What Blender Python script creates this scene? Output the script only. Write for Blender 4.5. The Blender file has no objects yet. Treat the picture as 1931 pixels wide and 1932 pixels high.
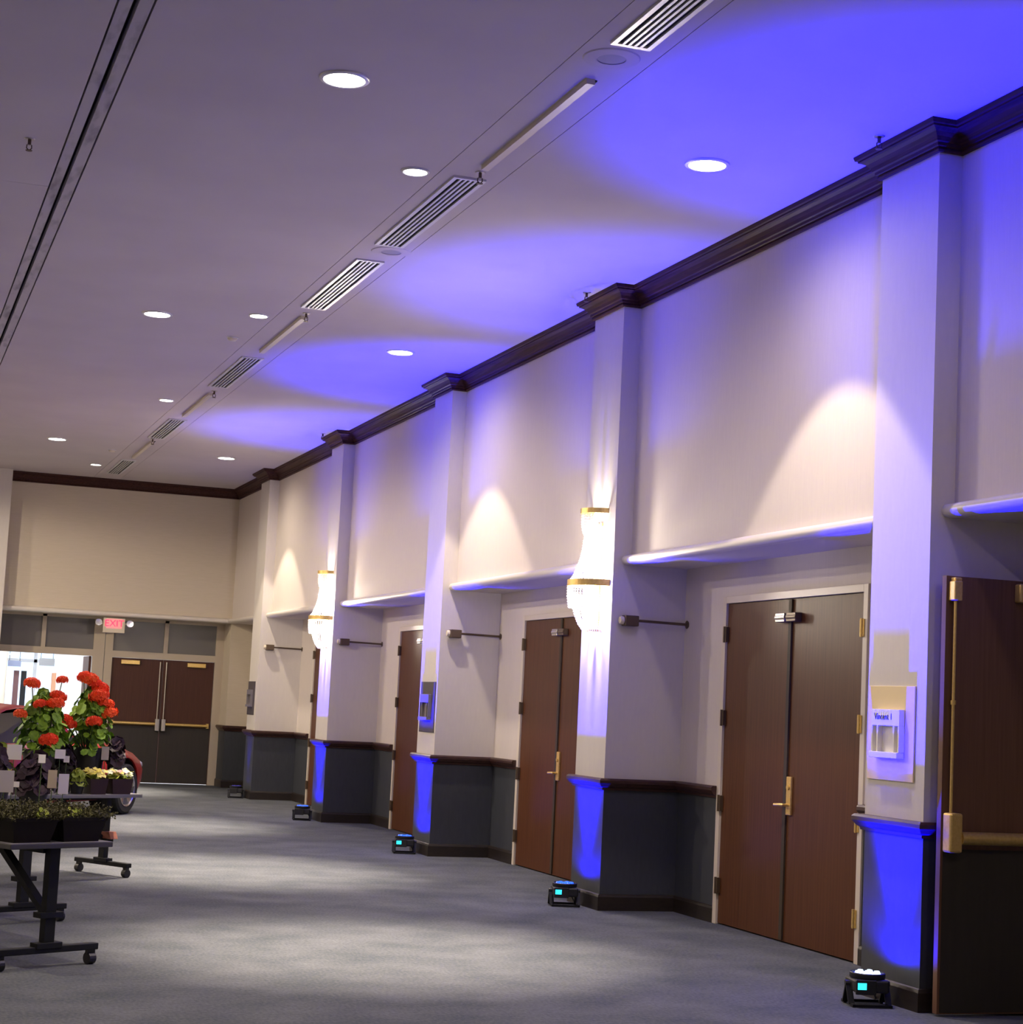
import bpy, bmesh, math, random
from mathutils import Vector, Matrix
random.seed(7)
S = bpy.context.scene
COL = S.collection
PI = math.pi

# ------------------------------------------------------------------ camera
cam_d = bpy.data.cameras.new('camera')
cam = bpy.data.objects.new('camera', cam_d)
COL.objects.link(cam)
S.camera = cam
CY, CP, CR = 0.3291, 0.1056, 0.0488
cf = Vector((math.sin(CY)*math.cos(CP), math.cos(CY)*math.cos(CP), math.sin(CP)))
cr = Vector((math.cos(CY), -math.sin(CY), 0))
cu = cr.cross(cf)
cr2 = cr*math.cos(CR) + cu*math.sin(CR)
cu2 = -cr*math.sin(CR) + cu*math.cos(CR)
cm = Matrix((cr2, cu2, -cf)).transposed().to_4x4()
cm.translation = (0, 0, 1.5502)
cam.matrix_world = cm
cam_d.sensor_width = 36
cam_d.lens = 3495.32/1931*36
cam_d.clip_end = 200

# ------------------------------------------------------------------ world, exposure
W_ = bpy.data.worlds.new('world')
S.world = W_
W_.use_nodes = True
W_.node_tree.nodes['Background'].inputs[0].default_value = (0.62, 0.80, 1.0, 1)
W_.node_tree.nodes['Background'].inputs[1].default_value = 1.5
S.view_settings.view_transform = 'Standard'
S.view_settings.look = 'None'
S.view_settings.gamma = 1
S.view_settings.use_curve_mapping = False
S.view_settings.exposure = 0.45
# lamp settings used by the lamp builders below
BIG_W, BIG_ANG, BIG_BLEND = 240, 79, 0.12
WIDE_W, WIDE_ANG = 80, 165                     # faint wide spill of the same cans       # recessed downlights
SMALL_W, SMALL_ANG, SMALL_BLEND = 2700, 46, 1.0
HALL_W = {5.0: 30, 11.0: 90, 19.0: 580, 26.0: 560}   # wide lamps over the ballroom side, by row
NEAR_W = 110                                     # wide lamps overhead behind the viewpoint  # small recessed downlights
WARM = (1.0, 0.845, 0.65)
BLUE = (0.0, 0.0, 1.0)
LED_W, LED_ANG, LED_BLEND = 4200, 56, 1.0
LED_SPILL_W, LED_SPILL_ANG = 480, 66
LED_LOW_W, LED_LOW_ANG = 95, 168
SCONCE_W = 48
LOBBY_W = 250

# ------------------------------------------------------------------ materials
def mat(name, color, rough=0.6, metal=0.0, emit=None, estr=0.0, noise=None, bump=None, trans=0.0, spec=0.5, alpha=1.0, coat=0.0):
    m = bpy.data.materials.new(name)
    m.use_nodes = True
    nt = m.node_tree
    b = nt.nodes['Principled BSDF']
    b.inputs['Base Color'].default_value = (*color, 1)
    b.inputs['Roughness'].default_value = rough
    b.inputs['Metallic'].default_value = metal
    b.inputs['Specular IOR Level'].default_value = spec
    b.inputs['Transmission Weight'].default_value = trans
    b.inputs['Coat Weight'].default_value = coat
    if emit:
        b.inputs['Emission Color'].default_value = (*emit, 1)
        b.inputs['Emission Strength'].default_value = estr
    tc = None
    def coords(scale):
        tcn = nt.nodes.new('ShaderNodeTexCoord')
        mp = nt.nodes.new('ShaderNodeMapping')
        mp.inputs['Scale'].default_value = scale
        nt.links.new(tcn.outputs['Object'], mp.inputs['Vector'])
        return mp
    if noise:   # (scale xyz, colour 2, detail)
        mp = coords(noise[0])
        n = nt.nodes.new('ShaderNodeTexNoise')
        n.inputs['Scale'].default_value = 1
        n.inputs['Detail'].default_value = noise[2]
        nt.links.new(mp.outputs[0], n.inputs['Vector'])
        r = nt.nodes.new('ShaderNodeValToRGB')
        r.color_ramp.elements[0].position = 0.32
        r.color_ramp.elements[1].position = 0.68
        r.color_ramp.elements[0].color = (*color, 1)
        r.color_ramp.elements[1].color = (*noise[1], 1)
        nt.links.new(n.outputs[0], r.inputs[0])
        nt.links.new(r.outputs[0], b.inputs['Base Color'])
    if bump:    # (scale xyz, strength, distance)
        mp = coords(bump[0])
        n = nt.nodes.new('ShaderNodeTexNoise')
        n.inputs['Scale'].default_value = 1
        n.inputs['Detail'].default_value = 3
        nt.links.new(mp.outputs[0], n.inputs['Vector'])
        bp = nt.nodes.new('ShaderNodeBump')
        bp.inputs['Strength'].default_value = bump[1]
        bp.inputs['Distance'].default_value = bump[2]
        nt.links.new(n.outputs[0], bp.inputs['Height'])
        nt.links.new(bp.outputs[0], b.inputs['Normal'])
    return m

def rand_mat(name, c1, c2, rough=0.55, scale=30, trans=0.15):
    """foliage colour that differs from one object to the next"""
    m = mat(name, c1, rough, spec=0.2)
    nt = m.node_tree
    b = nt.nodes['Principled BSDF']
    oi = nt.nodes.new('ShaderNodeObjectInfo')
    tc = nt.nodes.new('ShaderNodeTexCoord')
    n = nt.nodes.new('ShaderNodeTexNoise')
    n.inputs['Scale'].default_value = scale
    nt.links.new(tc.outputs['Object'], n.inputs['Vector'])
    ad = nt.nodes.new('ShaderNodeMath'); ad.operation = 'ADD'
    nt.links.new(oi.outputs['Random'], ad.inputs[0])
    nt.links.new(n.outputs[0], ad.inputs[1])
    ml = nt.nodes.new('ShaderNodeMath'); ml.operation = 'MULTIPLY'; ml.inputs[1].default_value = 0.62
    nt.links.new(ad.outputs[0], ml.inputs[0])
    r = nt.nodes.new('ShaderNodeValToRGB')
    r.color_ramp.elements[0].color = (*c1, 1)
    r.color_ramp.elements[1].color = (*c2, 1)
    r.color_ramp.elements[0].position = 0.15
    r.color_ramp.elements[1].position = 0.95
    nt.links.new(ml.outputs[0], r.inputs[0])
    nt.links.new(r.outputs[0], b.inputs['Base Color'])
    return m

M = {}
M['wall'] = mat('wall_paint', (0.60, 0.54, 0.50), 0.75, noise=((90, 90, 6), (0.625, 0.565, 0.52), 4), bump=((160, 160, 12), 0.12, 0.002))
M['wall_back'] = mat('wall_back_paint', (0.56, 0.49, 0.38), 0.75, noise=((6, 90, 90), (0.59, 0.515, 0.41), 4))
M['pilaster'] = mat('pilaster_paint', (0.58, 0.54, 0.50), 0.55, noise=((40, 40, 8), (0.60, 0.56, 0.515), 3))
M['charcoal'] = mat('charcoal_paint', (0.030, 0.034, 0.044), 0.6, noise=((40, 40, 8), (0.036, 0.040, 0.051), 3))
M['ceiling'] = mat('ceiling_paint', (0.52, 0.47, 0.475), 0.85, noise=((1.2, 1.2, 1.2), (0.56, 0.51, 0.51), 4), bump=((200, 200, 200), 0.08, 0.001))
M['white_trim'] = mat('white_trim_paint', (0.66, 0.61, 0.55), 0.35)
M['frame'] = mat('door_frame_paint', (0.62, 0.55, 0.46), 0.4)
M['frame_back'] = mat('back_frame_paint', (0.46, 0.39, 0.30), 0.5)
M['transom'] = mat('transom_panel', (0.125, 0.115, 0.105), 0.35)
M['dark'] = mat('dark_void', (0.006, 0.005, 0.006), 0.9)
M['wood_crown'] = mat('dark_walnut', (0.036, 0.013, 0.010), 0.5, noise=((30, 2.5, 60), (0.070, 0.028, 0.021), 5), spec=0.12)
M['wood_rail'] = mat('dark_walnut_rail', (0.030, 0.011, 0.009), 0.38, noise=((20, 3, 60), (0.055, 0.022, 0.017), 5))
M['wood_base'] = mat('black_base', (0.012, 0.008, 0.007), 0.45, noise=((20, 3, 60), (0.020, 0.013, 0.010), 5))
M['door'] = mat('mahogany_veneer', (0.070, 0.021, 0.007), 0.45, noise=((60, 60, 1.6), (0.100, 0.034, 0.012), 6), spec=0.2)
M['door_dark'] = mat('dark_door_veneer', (0.056, 0.019, 0.011), 0.5, noise=((60, 60, 1.6), (0.078, 0.028, 0.016), 6), spec=0.3)
M['door_open'] = mat('open_door_veneer', (0.115, 0.055, 0.030), 0.5, noise=((60, 60, 1.6), (0.150, 0.074, 0.042), 6), spec=0.3)
M['armor'] = mat('armor_plate', (0.022, 0.017, 0.013), 0.6, noise=((30, 30, 3), (0.027, 0.021, 0.016), 4))
M['astragal'] = mat('astragal_metal', (0.050, 0.036, 0.025), 0.65, spec=0.2)
M['brass'] = mat('polished_brass', (0.70, 0.48, 0.15), 0.36, 0.65, noise=((60, 60, 60), (0.78, 0.56, 0.20), 2))
M['bronze'] = mat('dark_bronze', (0.11, 0.075, 0.048), 0.45, 0.5)
M['nickel'] = mat('dull_nickel', (0.45, 0.42, 0.38), 0.35, 0.9)
M['black'] = mat('black_plastic', (0.010, 0.010, 0.012), 0.45)
M['black_metal'] = mat('black_powder_coat', (0.007, 0.008, 0.011), 0.6, spec=0.25)
M['grille'] = mat('white_metal_grille', (0.66, 0.66, 0.66), 0.35, 0.3)
M['cream_metal'] = mat('cream_metal', (0.62, 0.55, 0.42), 0.4)
M['speaker'] = mat('speaker_grille', (0.34, 0.32, 0.35), 0.7, bump=((600, 600, 600), 0.4, 0.001))
M['lamp'] = mat('lamp_glow', (1, 1, 1), 0.5, emit=(1.0, 0.93, 0.82), estr=14)
M['led_hot'] = mat('led_lens_hot', (0.02, 0.02, 0.2), 0.3, emit=(0.55, 0.75, 1.0), estr=4)
M['led'] = mat('led_lens', (0.02, 0.02, 0.2), 0.3, emit=(0.01, 0.10, 1.0), estr=1.6)
M['led_dim'] = mat('led_lens_dim', (0.02, 0.02, 0.1), 0.3, emit=(0.05, 0.03, 1.0), estr=0.10)
M['led_ring'] = mat('led_reflector', (0.01, 0.01, 0.25), 0.25, emit=(0.0, 0.0, 1.0), estr=0.7)
M['led_screen'] = mat('led_display', (0.0, 0.2, 0.3), 0.3, emit=(0.03, 0.72, 1.0), estr=1.5)
M['bulb'] = mat('sconce_bulb', (1, 1, 1), 0.5, emit=(1.0, 0.88, 0.70), estr=60)
M['exit_red'] = mat('exit_letters', (0.8, 0.02, 0.05), 0.4, emit=(1.0, 0.02, 0.07), estr=1.6)
M['exit_face'] = mat('exit_face', (0.70, 0.52, 0.45), 0.4, emit=(1.0, 0.05, 0.16), estr=0.30)
M['lobby_wall'] = mat('lobby_wall_paint', (0.78, 0.80, 0.84), 0.7)
M['lobby_lamp'] = mat('lobby_lamp_glow', (1, 1, 1), 0.5, emit=(1.0, 0.98, 0.95), estr=8)
M['tag_white'] = mat('white_card', (0.78, 0.75, 0.70), 0.6)
M['tag_lilac'] = mat('lilac_card', (0.62, 0.58, 0.68), 0.6)
M['tag_tan'] = mat('tan_card', (0.48, 0.40, 0.30), 0.7)
M['tag_grey'] = mat('grey_card', (0.50, 0.46, 0.44), 0.7)
M['terracotta'] = mat('terracotta', (0.42, 0.10, 0.045), 0.8)
M['planter'] = mat('dark_brown_plastic', (0.008, 0.005, 0.004), 0.6, spec=0.2)
M['planter_red'] = mat('oxblood_plastic', (0.030, 0.012, 0.013), 0.4)
M['soil'] = mat('potting_soil', (0.014, 0.010, 0.007), 0.95)
M['table_top'] = mat('grey_laminate', (0.16, 0.155, 0.17), 0.5)
M['silver'] = mat('silver_edge', (0.17, 0.17, 0.175), 0.45, 0.3)
M['rust'] = mat('rust_wood', (0.30, 0.095, 0.055), 0.7, noise=((20, 20, 20), (0.22, 0.07, 0.04), 4))
M['car_red'] = mat('red_car_paint', (0.26, 0.012, 0.010), 0.38, coat=0.25)
M['car_glass'] = mat('dark_car_glass', (0.006, 0.008, 0.012), 0.08, spec=0.3)
M['tyre'] = mat('tyre_rubber', (0.010, 0.010, 0.010), 0.75)
M['chrome'] = mat('wheel_alloy', (0.80, 0.80, 0.84), 0.2, 0.9)
M['lens'] = mat('headlight_lens', (0.55, 0.55, 0.58), 0.1, 0.4)
M['leaf'] = rand_mat('geranium_leaf', (0.018, 0.065, 0.010), (0.30, 0.52, 0.05))
M['leaf_purple'] = rand_mat('heuchera_leaf', (0.010, 0.005, 0.009), (0.048, 0.027, 0.044))
M['petal_red'] = rand_mat('geranium_petal', (0.90, 0.030, 0.012), (0.99, 0.15, 0.03), scale=60)
M['petal_yellow'] = rand_mat('primrose_yellow', (0.78, 0.66, 0.07), (0.90, 0.82, 0.28), scale=50)
M['petal_pale'] = rand_mat('primrose_pale', (0.70, 0.72, 0.45), (0.85, 0.88, 0.72), scale=50)
M['petal_pink'] = rand_mat('primrose_pink', (0.45, 0.25, 0.20), (0.62, 0.42, 0.36), scale=50)
M['leaf_lime'] = rand_mat('lime_leaf', (0.12, 0.19, 0.02), (0.36, 0.40, 0.06))
M['heather'] = mat('heather_sprig', (0.030, 0.026, 0.012), 0.8, noise=((9, 9, 9), (0.10, 0.095, 0.028), 4))
M['stem'] = mat('green_stem', (0.05, 0.09, 0.025), 0.6)

# crystal strands: clear glass beads seen as bright translucent drops
def crystal():
    m = bpy.data.materials.new('crystal_bead'); m.use_nodes = True
    nt = m.node_tree; nt.nodes.clear()
    o = nt.nodes.new('ShaderNodeOutputMaterial')
    tr = nt.nodes.new('ShaderNodeBsdfTranslucent'); tr.inputs[0].default_value = (0.95, 0.93, 0.90, 1)
    gl = nt.nodes.new('ShaderNodeBsdfGlossy'); gl.inputs[0].default_value = (1, 1, 1, 1); gl.inputs[1].default_value = 0.12
    tp = nt.nodes.new('ShaderNodeBsdfTransparent'); tp.inputs[0].default_value = (0.97, 0.96, 0.94, 1)
    m1 = nt.nodes.new('ShaderNodeMixShader'); m1.inputs[0].default_value = 0.18
    m2 = nt.nodes.new('ShaderNodeMixShader'); m2.inputs[0].default_value = 0.35
    nt.links.new(tr.outputs[0], m1.inputs[1]); nt.links.new(gl.outputs[0], m1.inputs[2])
    nt.links.new(m1.outputs[0], m2.inputs[1]); nt.links.new(tp.outputs[0], m2.inputs[2])
    nt.links.new(m2.outputs[0], o.inputs[0])
    return m
M['crystal'] = crystal()

def carpet():
    m = mat('carpet', (0.17, 0.17, 0.175), 0.95, spec=0.1)
    nt = m.node_tree; b = nt.nodes['Principled BSDF']
    tc = nt.nodes.new('ShaderNodeTexCoord')
    n1 = nt.nodes.new('ShaderNodeTexNoise'); n1.inputs['Scale'].default_value = 2.2; n1.inputs['Detail'].default_value = 5
    n2 = nt.nodes.new('ShaderNodeTexNoise'); n2.inputs['Scale'].default_value = 42; n2.inputs['Detail'].default_value = 6
    mp = nt.nodes.new('ShaderNodeMapping'); mp.inputs['Scale'].default_value = (1.3, 0.7, 1)
    nt.links.new(tc.outputs['Object'], n1.inputs['Vector'])
    nt.links.new(tc.outputs['Object'], mp.inputs['Vector'])
    nt.links.new(mp.outputs[0], n2.inputs['Vector'])
    mx = nt.nodes.new('ShaderNodeMath'); mx.operation = 'ADD'
    nt.links.new(n1.outputs[0], mx.inputs[0]); nt.links.new(n2.outputs[0], mx.inputs[1])
    ml = nt.nodes.new('ShaderNodeMath'); ml.operation = 'MULTIPLY'; ml.inputs[1].default_value = 0.5
    nt.links.new(mx.outputs[0], ml.inputs[0])
    r = nt.nodes.new('ShaderNodeValToRGB')
    e = r.color_ramp.elements
    e[0].position = 0.30; e[0].color = (0.052, 0.062, 0.073, 1)
    e[1].position = 0.72; e[1].color = (0.144, 0.147, 0.166, 1)
    k = e.new(0.5); k.color = (0.094, 0.101, 0.114, 1)
    nt.links.new(ml.outputs[0], r.inputs[0]); nt.links.new(r.outputs[0], b.inputs['Base Color'])
    bp = nt.nodes.new('ShaderNodeBump'); bp.inputs['Strength'].default_value = 0.5; bp.inputs['Distance'].default_value = 0.004
    n3 = nt.nodes.new('ShaderNodeTexNoise'); n3.inputs['Scale'].default_value = 260
    nt.links.new(tc.outputs['Object'], n3.inputs['Vector'])
    nt.links.new(n3.outputs[0], bp.inputs['Height']); nt.links.new(bp.outputs[0], b.inputs['Normal'])
    return m
M['carpet'] = carpet()

def smudged():
    """cream metal with dirt smears of its own"""
    m = mat('smudged_rail', (0.44, 0.42, 0.42), 0.6)
    nt = m.node_tree; b = nt.nodes['Principled BSDF']
    tc = nt.nodes.new('ShaderNodeTexCoord')
    mp = nt.nodes.new('ShaderNodeMapping'); mp.inputs['Scale'].default_value = (9, 2.2, 1)
    n = nt.nodes.new('ShaderNodeTexNoise'); n.inputs['Scale'].default_value = 1; n.inputs['Detail'].default_value = 5
    nt.links.new(tc.outputs['Object'], mp.inputs['Vector']); nt.links.new(mp.outputs[0], n.inputs['Vector'])
    r = nt.nodes.new('ShaderNodeValToRGB')
    r.color_ramp.elements[0].position = 0.32; r.color_ramp.elements[0].color = (0.24, 0.22, 0.23, 1)
    r.color_ramp.elements[1].position = 0.50; r.color_ramp.elements[1].color = (0.46, 0.43, 0.44, 1)
    nt.links.new(n.outputs[0], r.inputs[0]); nt.links.new(r.outputs[0], b.inputs['Base Color'])
    return m
M['smudged'] = smudged()

# ------------------------------------------------------------------ helpers
class MB:
    def __init__(s): s.v = []; s.f = []
    def add(s, vs, fs):
        o = len(s.v); s.v += [tuple(v) for v in vs]; s.f += [tuple(i+o for i in f) for f in fs]
        return s
    def box(s, x0, y0, z0, x1, y1, z1):
        vs = [(x, y, z) for z in (z0, z1) for y in (y0, y1) for x in (x0, x1)]
        return s.add(vs, [(0, 2, 3, 1), (4, 5, 7, 6), (0, 1, 5, 4), (2, 6, 7, 3), (0, 4, 6, 2), (1, 3, 7, 5)])
    def obox(s, c, ax, ay, az, hx, hy, hz):
        c = Vector(c); ax, ay, az = Vector(ax)*hx, Vector(ay)*hy, Vector(az)*hz
        vs = [c + ax*i + ay*j + az*k for k in (-1, 1) for j in (-1, 1) for i in (-1, 1)]
        return s.add(vs, [(0, 2, 3, 1), (4, 5, 7, 6), (0, 1, 5, 4), (2, 6, 7, 3), (0, 4, 6, 2), (1, 3, 7, 5)])
    def bar(s, a, b, w, h, up=(0, 0, 1)):
        a, b = Vector(a), Vector(b); d = (b-a).normalized()
        u = Vector(up)
        if abs(d.dot(u)) > 0.98: u = Vector((1, 0, 0))
        sx = d.cross(u).normalized(); sz = sx.cross(d)
        return s.obox((a+b)/2, d, sx, sz, (b-a).length/2, w/2, h/2)
    def tube(s, pts, r, n=10, cap=True):
        pts = [Vector(p) for p in pts]
        rs = r if isinstance(r, (list, tuple)) else [r]*len(pts)
        o = len(s.v); prev = None
        for i, p in enumerate(pts):
            d = (pts[min(i+1, len(pts)-1)] - pts[max(i-1, 0)]).normalized()
            if prev is None:
                u = Vector((0, 0, 1)) if abs(d.z) < 0.9 else Vector((1, 0, 0))
                a = d.cross(u).normalized()
            else:
                a = (prev - d*prev.dot(d)).normalized()
            prev = a; b = d.cross(a)
            for k in range(n):
                t = 2*PI*k/n
                s.v.append(tuple(p + (a*math.cos(t) + b*math.sin(t))*rs[i]))
        for i in range(len(pts)-1):
            for k in range(n):
                s.f.append((o+i*n+k, o+i*n+(k+1) % n, o+(i+1)*n+(k+1) % n, o+(i+1)*n+k))
        if cap:
            s.f.append(tuple(o+k for k in range(n-1, -1, -1)))
            s.f.append(tuple(o+(len(pts)-1)*n+k for k in range(n)))
        return s
    def lathe(s, prof, n=24, c=(0, 0, 0), a0=0.0, a1=2*PI):
        full = abs(a1-a0-2*PI) < 1e-6
        m = n if full else n+1
        o = len(s.v)
        for (r, z) in prof:
            for k in range(m):
                t = a0 + (a1-a0)*k/n
                s.v.append((c[0]+r*math.cos(t), c[1]+r*math.sin(t), c[2]+z))
        for i in range(len(prof)-1):
            for k in range(n):
                k2 = (k+1) % m
                s.f.append((o+i*m+k, o+i*m+k2, o+(i+1)*m+k2, o+(i+1)*m+k))
        return s
    def prism(s, poly, z0, z1, axis='z'):
        n = len(poly)
        def P(a, b, c): return {'z': (a, b, c), 'y': (a, c, b), 'x': (c, a, b)}[axis]
        vs = [P(a, b, z0) for a, b in poly] + [P(a, b, z1) for a, b in poly]
        fs = [tuple(range(n-1, -1, -1)), tuple(range(n, 2*n))] + [(i, (i+1) % n, n+(i+1) % n, n+i) for i in range(n)]
        return s.add(vs, fs)
    def ball(s, c, r, n=8, m=5, sz=1.0):
        prof = [(max(1e-4, r*math.sin(PI*i/m)), -r*sz*math.cos(PI*i/m)) for i in range(m+1)]
        return s.lathe(prof, n, c)
    def sweep(s, prof, path, caps=True):
        """prof: closed polygon (outward offset, z); path: plan points, outward = left of travel"""
        path = [Vector((p[0], p[1])) for p in path]; n = len(prof); o = len(s.v)
        for i, p in enumerate(path):
            d0 = (p-path[i-1]).normalized() if i else None
            d1 = (path[i+1]-p).normalized() if i < len(path)-1 else None
            if d0 is None: d0 = d1
            if d1 is None: d1 = d0
            n0 = Vector((-d0.y, d0.x)); n1 = Vector((-d1.y, d1.x))
            mt = (n0+n1); mt = mt/ max(1e-6, mt.dot(n0)) if mt.length > 1e-6 else n0
            for (a, z) in prof:
                q = p + mt*a
                s.v.append((q.x, q.y, z))
        for i in range(len(path)-1):
            for k in range(n):
                s.f.append((o+i*n+k, o+i*n+(k+1) % n, o+(i+1)*n+(k+1) % n, o+(i+1)*n+k))
        if caps:
            s.f.append(tuple(o+k for k in range(n))); s.f.append(tuple(o+(len(path)-1)*n+k for k in range(n-1, -1, -1)))
        return s
    def mesh(s, name, m):
        me = bpy.data.meshes.new(name)
        me.from_pydata(s.v, [], s.f)
        bm = bmesh.new(); bm.from_mesh(me)
        bmesh.ops.recalc_face_normals(bm, faces=bm.faces)
        bm.to_mesh(me); bm.free()
        me.materials.append(m)
        return me
    def build(s, name, m, parent=None, smooth=False, bevel=0, label=None):
        o = bpy.data.objects.new(name, s.mesh(name, m)); COL.objects.link(o)
        if parent: o.parent = parent
        if smooth: soft(o)
        if bevel:
            b = o.modifiers.new('edge', 'BEVEL'); b.width = bevel; b.segments = 2; b.limit_method = 'ANGLE'
        if label: o['label'] = label
        return o

def soft(o, ang=40):
    me = o.data
    for p in me.polygons: p.use_smooth = True
    bm = bmesh.new(); bm.from_mesh(me)
    for e in bm.edges:
        if len(e.link_faces) == 2 and e.calc_face_angle(0) > math.radians(ang): e.smooth = False
    bm.to_mesh(me); bm.free()

def tag(o, label, cat, group=None, kind=None):
    o['label'] = label; o['category'] = cat
    if group: o['group'] = group
    if kind: o['kind'] = kind
    return o
def thing(name, loc, label, cat, group=None, rz=0.0, kind=None):
    o = bpy.data.objects.new(name, None); COL.objects.link(o)
    o.location = loc; o.rotation_euler = (0, 0, rz); o.empty_display_size = 0.1
    return tag(o, label, cat, group, kind)
def part(name, me, parent, loc=(0, 0, 0), rot=(0, 0, 0), sc=1.0):
    o = bpy.data.objects.new(name, me); COL.objects.link(o)
    o.parent = parent; o.location = loc; o.rotation_euler = rot
    o.scale = (sc, sc, sc) if isinstance(sc, (int, float)) else sc
    return o
def dup(root, loc, rz=None, label=None):
    r = root.copy(); COL.objects.link(r); r.location = loc
    if rz is not None: r.rotation_euler = (0, 0, rz)
    if label: r['label'] = label
    for ch in list(root.children):
        c = ch.copy(); COL.objects.link(c); c.parent = r
        for g in list(ch.children):
            d = g.copy(); COL.objects.link(d); d.parent = c
    return r
def spot(name, parent, loc, rot, w, ang, blend, color, size=0.05):
    l = bpy.data.lights.new(name, 'SPOT'); l.energy = w; l.spot_size = math.radians(ang); l.spot_blend = blend
    l.color = color; l.shadow_soft_size = size
    o = bpy.data.objects.new(name, l); COL.objects.link(o); o.parent = parent; o.location = loc; o.rotation_euler = rot
    return o

# ------------------------------------------------------------------ room dimensions
XP, XU, XR, XE = 5.61, 5.763, 6.26, 6.9       # pilaster face, upper wall, recess wall, wall back
PW = 0.64
PY = [4.36, 9.09, 13.824, 18.532, 23.287, 27.962]
ZC, ZCR, ZS, ZRAIL = 5.02, 4.862, 2.75, 1.036
YB, YR = 31.217, 31.87
XL = 1.98
X0, Y0 = -7.0, -4.0
DOORS = [(10.93, 13.03), (15.605, 17.706), (20.25, 22.35), (24.92, 27.02)]
DH = 2.44

# floor
f = MB().box(X0-0.3, Y0-0.3, -0.1, 8.2, 31.9, 0.0).build('floor', M['carpet'])
tag(f, 'mottled grey carpet floor running the length of the hall', 'floor', kind='structure')
f = MB().box(-3, 31.9, -0.1, 8.2, 42.2, 0.0).build('floor_lobby', M['lobby_wall'])
tag(f, 'pale floor of the bright lobby beyond the open doorway', 'floor', kind='structure')

# ceiling with grooves either side of the services strip and the dark track slots
c = MB()
for a, b in ((X0-0.3, 0.925), (1.114, 3.277), (3.713, XE)):
    if a < 0:
        c.box(a, Y0-0.3, ZC, b, 13.066, ZC+0.1).box(a, 13.071, ZC, b, 31.9, ZC+0.1)
    else:
        c.box(a, Y0-0.3, ZC, b, 31.9, ZC+0.1)
ceil = c.build('ceiling', M['ceiling'])
tag(ceil, 'flat grey ceiling washed violet and blue along the right wall', 'ceiling', kind='structure')
MB().box(3.282, Y0-0.3, ZC, 3.708, 31.9, ZC+0.1).build('services_strip', M['ceiling'], ceil)
MB().box(X0-0.3, Y0-0.3, ZC+0.1, XE, 31.9, ZC+0.2).build('slab', M['dark'], ceil)
t = thing('partition_track', (1.02, 14, ZC), 'double dark slotted partition track running along the ceiling', 'track')
MB().box(-0.083, -18, 0.0, -0.018, 17.2, 0.06).build('track_rail', M['smudged'], t)
MB().box(0.013, -18, 0.0, 0.082, 17.2, 0.06).build('track_rail', M['smudged'], t)

# right wall: upper wall, soffit, recess wall, pilasters with wainscot
wr = MB()
wr.box(XU, Y0, ZS, XE, YB, ZC)
wall_right = wr.build('wall_right', M['wall'])
tag(wall_right, 'long pale right wall with pilasters and door recesses', 'wall', kind='structure')
def wall_seg(y0, y1, x=XR, xe=XE):
    MB().box(x, y0, 0.95, xe, y1, ZS).build('recess_wall', M['wall'], wall_right)
    MB().box(x, y0, 0.0, xe, y1, 0.95).build('wainscot', M['charcoal'], wall_right)
segs = [(-4, 4.36)]
for i in range(1, 5):
    d0, d1 = DOORS[i-1]
    segs += [(PY[i]+PW, d0-0.06), (d1+0.06, PY[i+1])]
segs += [(PY[5]+PW, YB)]
for a, b in segs: wall_seg(a, b)
for d0, d1 in DOORS:   # wall over the doors
    MB().box(XR, d0-0.06, DH+0.055, XE, d1+0.06, ZS).build('recess_wall', M['wall'], wall_right)
# first bay: deeper recess behind the door leaf that stands open
wall_seg(5.0, 6.9, 6.80, 7.1); wall_seg(8.97, 9.09, 6.80, 7.1)
MB().box(6.80, 6.9, 2.45, 7.1, 8.97, ZS).build('recess_wall', M['wall'], wall_right)
MB().box(7.6, 6.0, 0, 7.7, 9.6, ZS).box(7.1, 6.5, 0, 7.6, 6.6, ZS).box(7.1, 9.1, 0, 7.6, 9.2, ZS).box(6.85, 6.0, ZS, 7.7, 9.6, 2.85).build('vestibule_wall', M['wall'], wall_right)
for i, y in enumerate(PY):
    xe = XE if i != 1 else 7.1
    if i == 0:
        p = MB().box(XP, y, 0.95, xe, y+PW, ZS).box(XP, y, ZS, XU+0.02, y+PW, ZC)
    else:
        p = MB().box(XP, y, 0.95, xe, y+PW, ZS).box(XP, y, ZS, XU+0.02, y+PW, ZC)
    po = p.build('pilaster', M['pilaster'], wall_right)
    MB().box(XP+0.002, y+0.002, 0.0, xe, y+PW-0.002, 0.952).build('wainscot', M['charcoal'], po)

# chair rail and baseboard, wrapping pilasters and recesses
rail_prof = [(0, 0.945), (0.018, 0.945), (0.022, 0.962), (0.038, 0.972), (0.050, 0.990), (0.058, 1.000), (0.058, 1.022), (0.046, 1.036), (0, 1.036)]
base_prof = [(0, 0.0), (0.018, 0.0), (0.018, 0.105), (0.012, 0.122), (0.004, 0.128), (0, 0.128)]
runs = []
ends = [None] + [d for d in DOORS]
for i in range(1, 6):
    y = PY[i]
    pts = []
    if i == 1: pts += [(6.795, y)]
    else: pts += [(XR, DOORS[i-2][1]+0.06), (XR, y)]
    pts += [(XP, y), (XP, y+PW), (XR, y+PW)]
    if i < 5: pts += [(XR, DOORS[i-1][0]-0.06)]
    else: pts += [(XR, YB), (XU, YB), (XU, YR-0.02)]
    runs.append(pts)
for pts in runs:
    MB().sweep(rail_prof, pts).build('chair_rail', M['wood_rail'], wall_right)
bb = MB().sweep(base_prof, runs[0]).build('baseboard_right', M['wood_base'])
tag(bb, 'dark baseboard along the foot of the right wall', 'baseboard', kind='structure')
for pts in runs[1:]: MB().sweep(base_prof, pts).build('board', M['wood_base'], bb)

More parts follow.
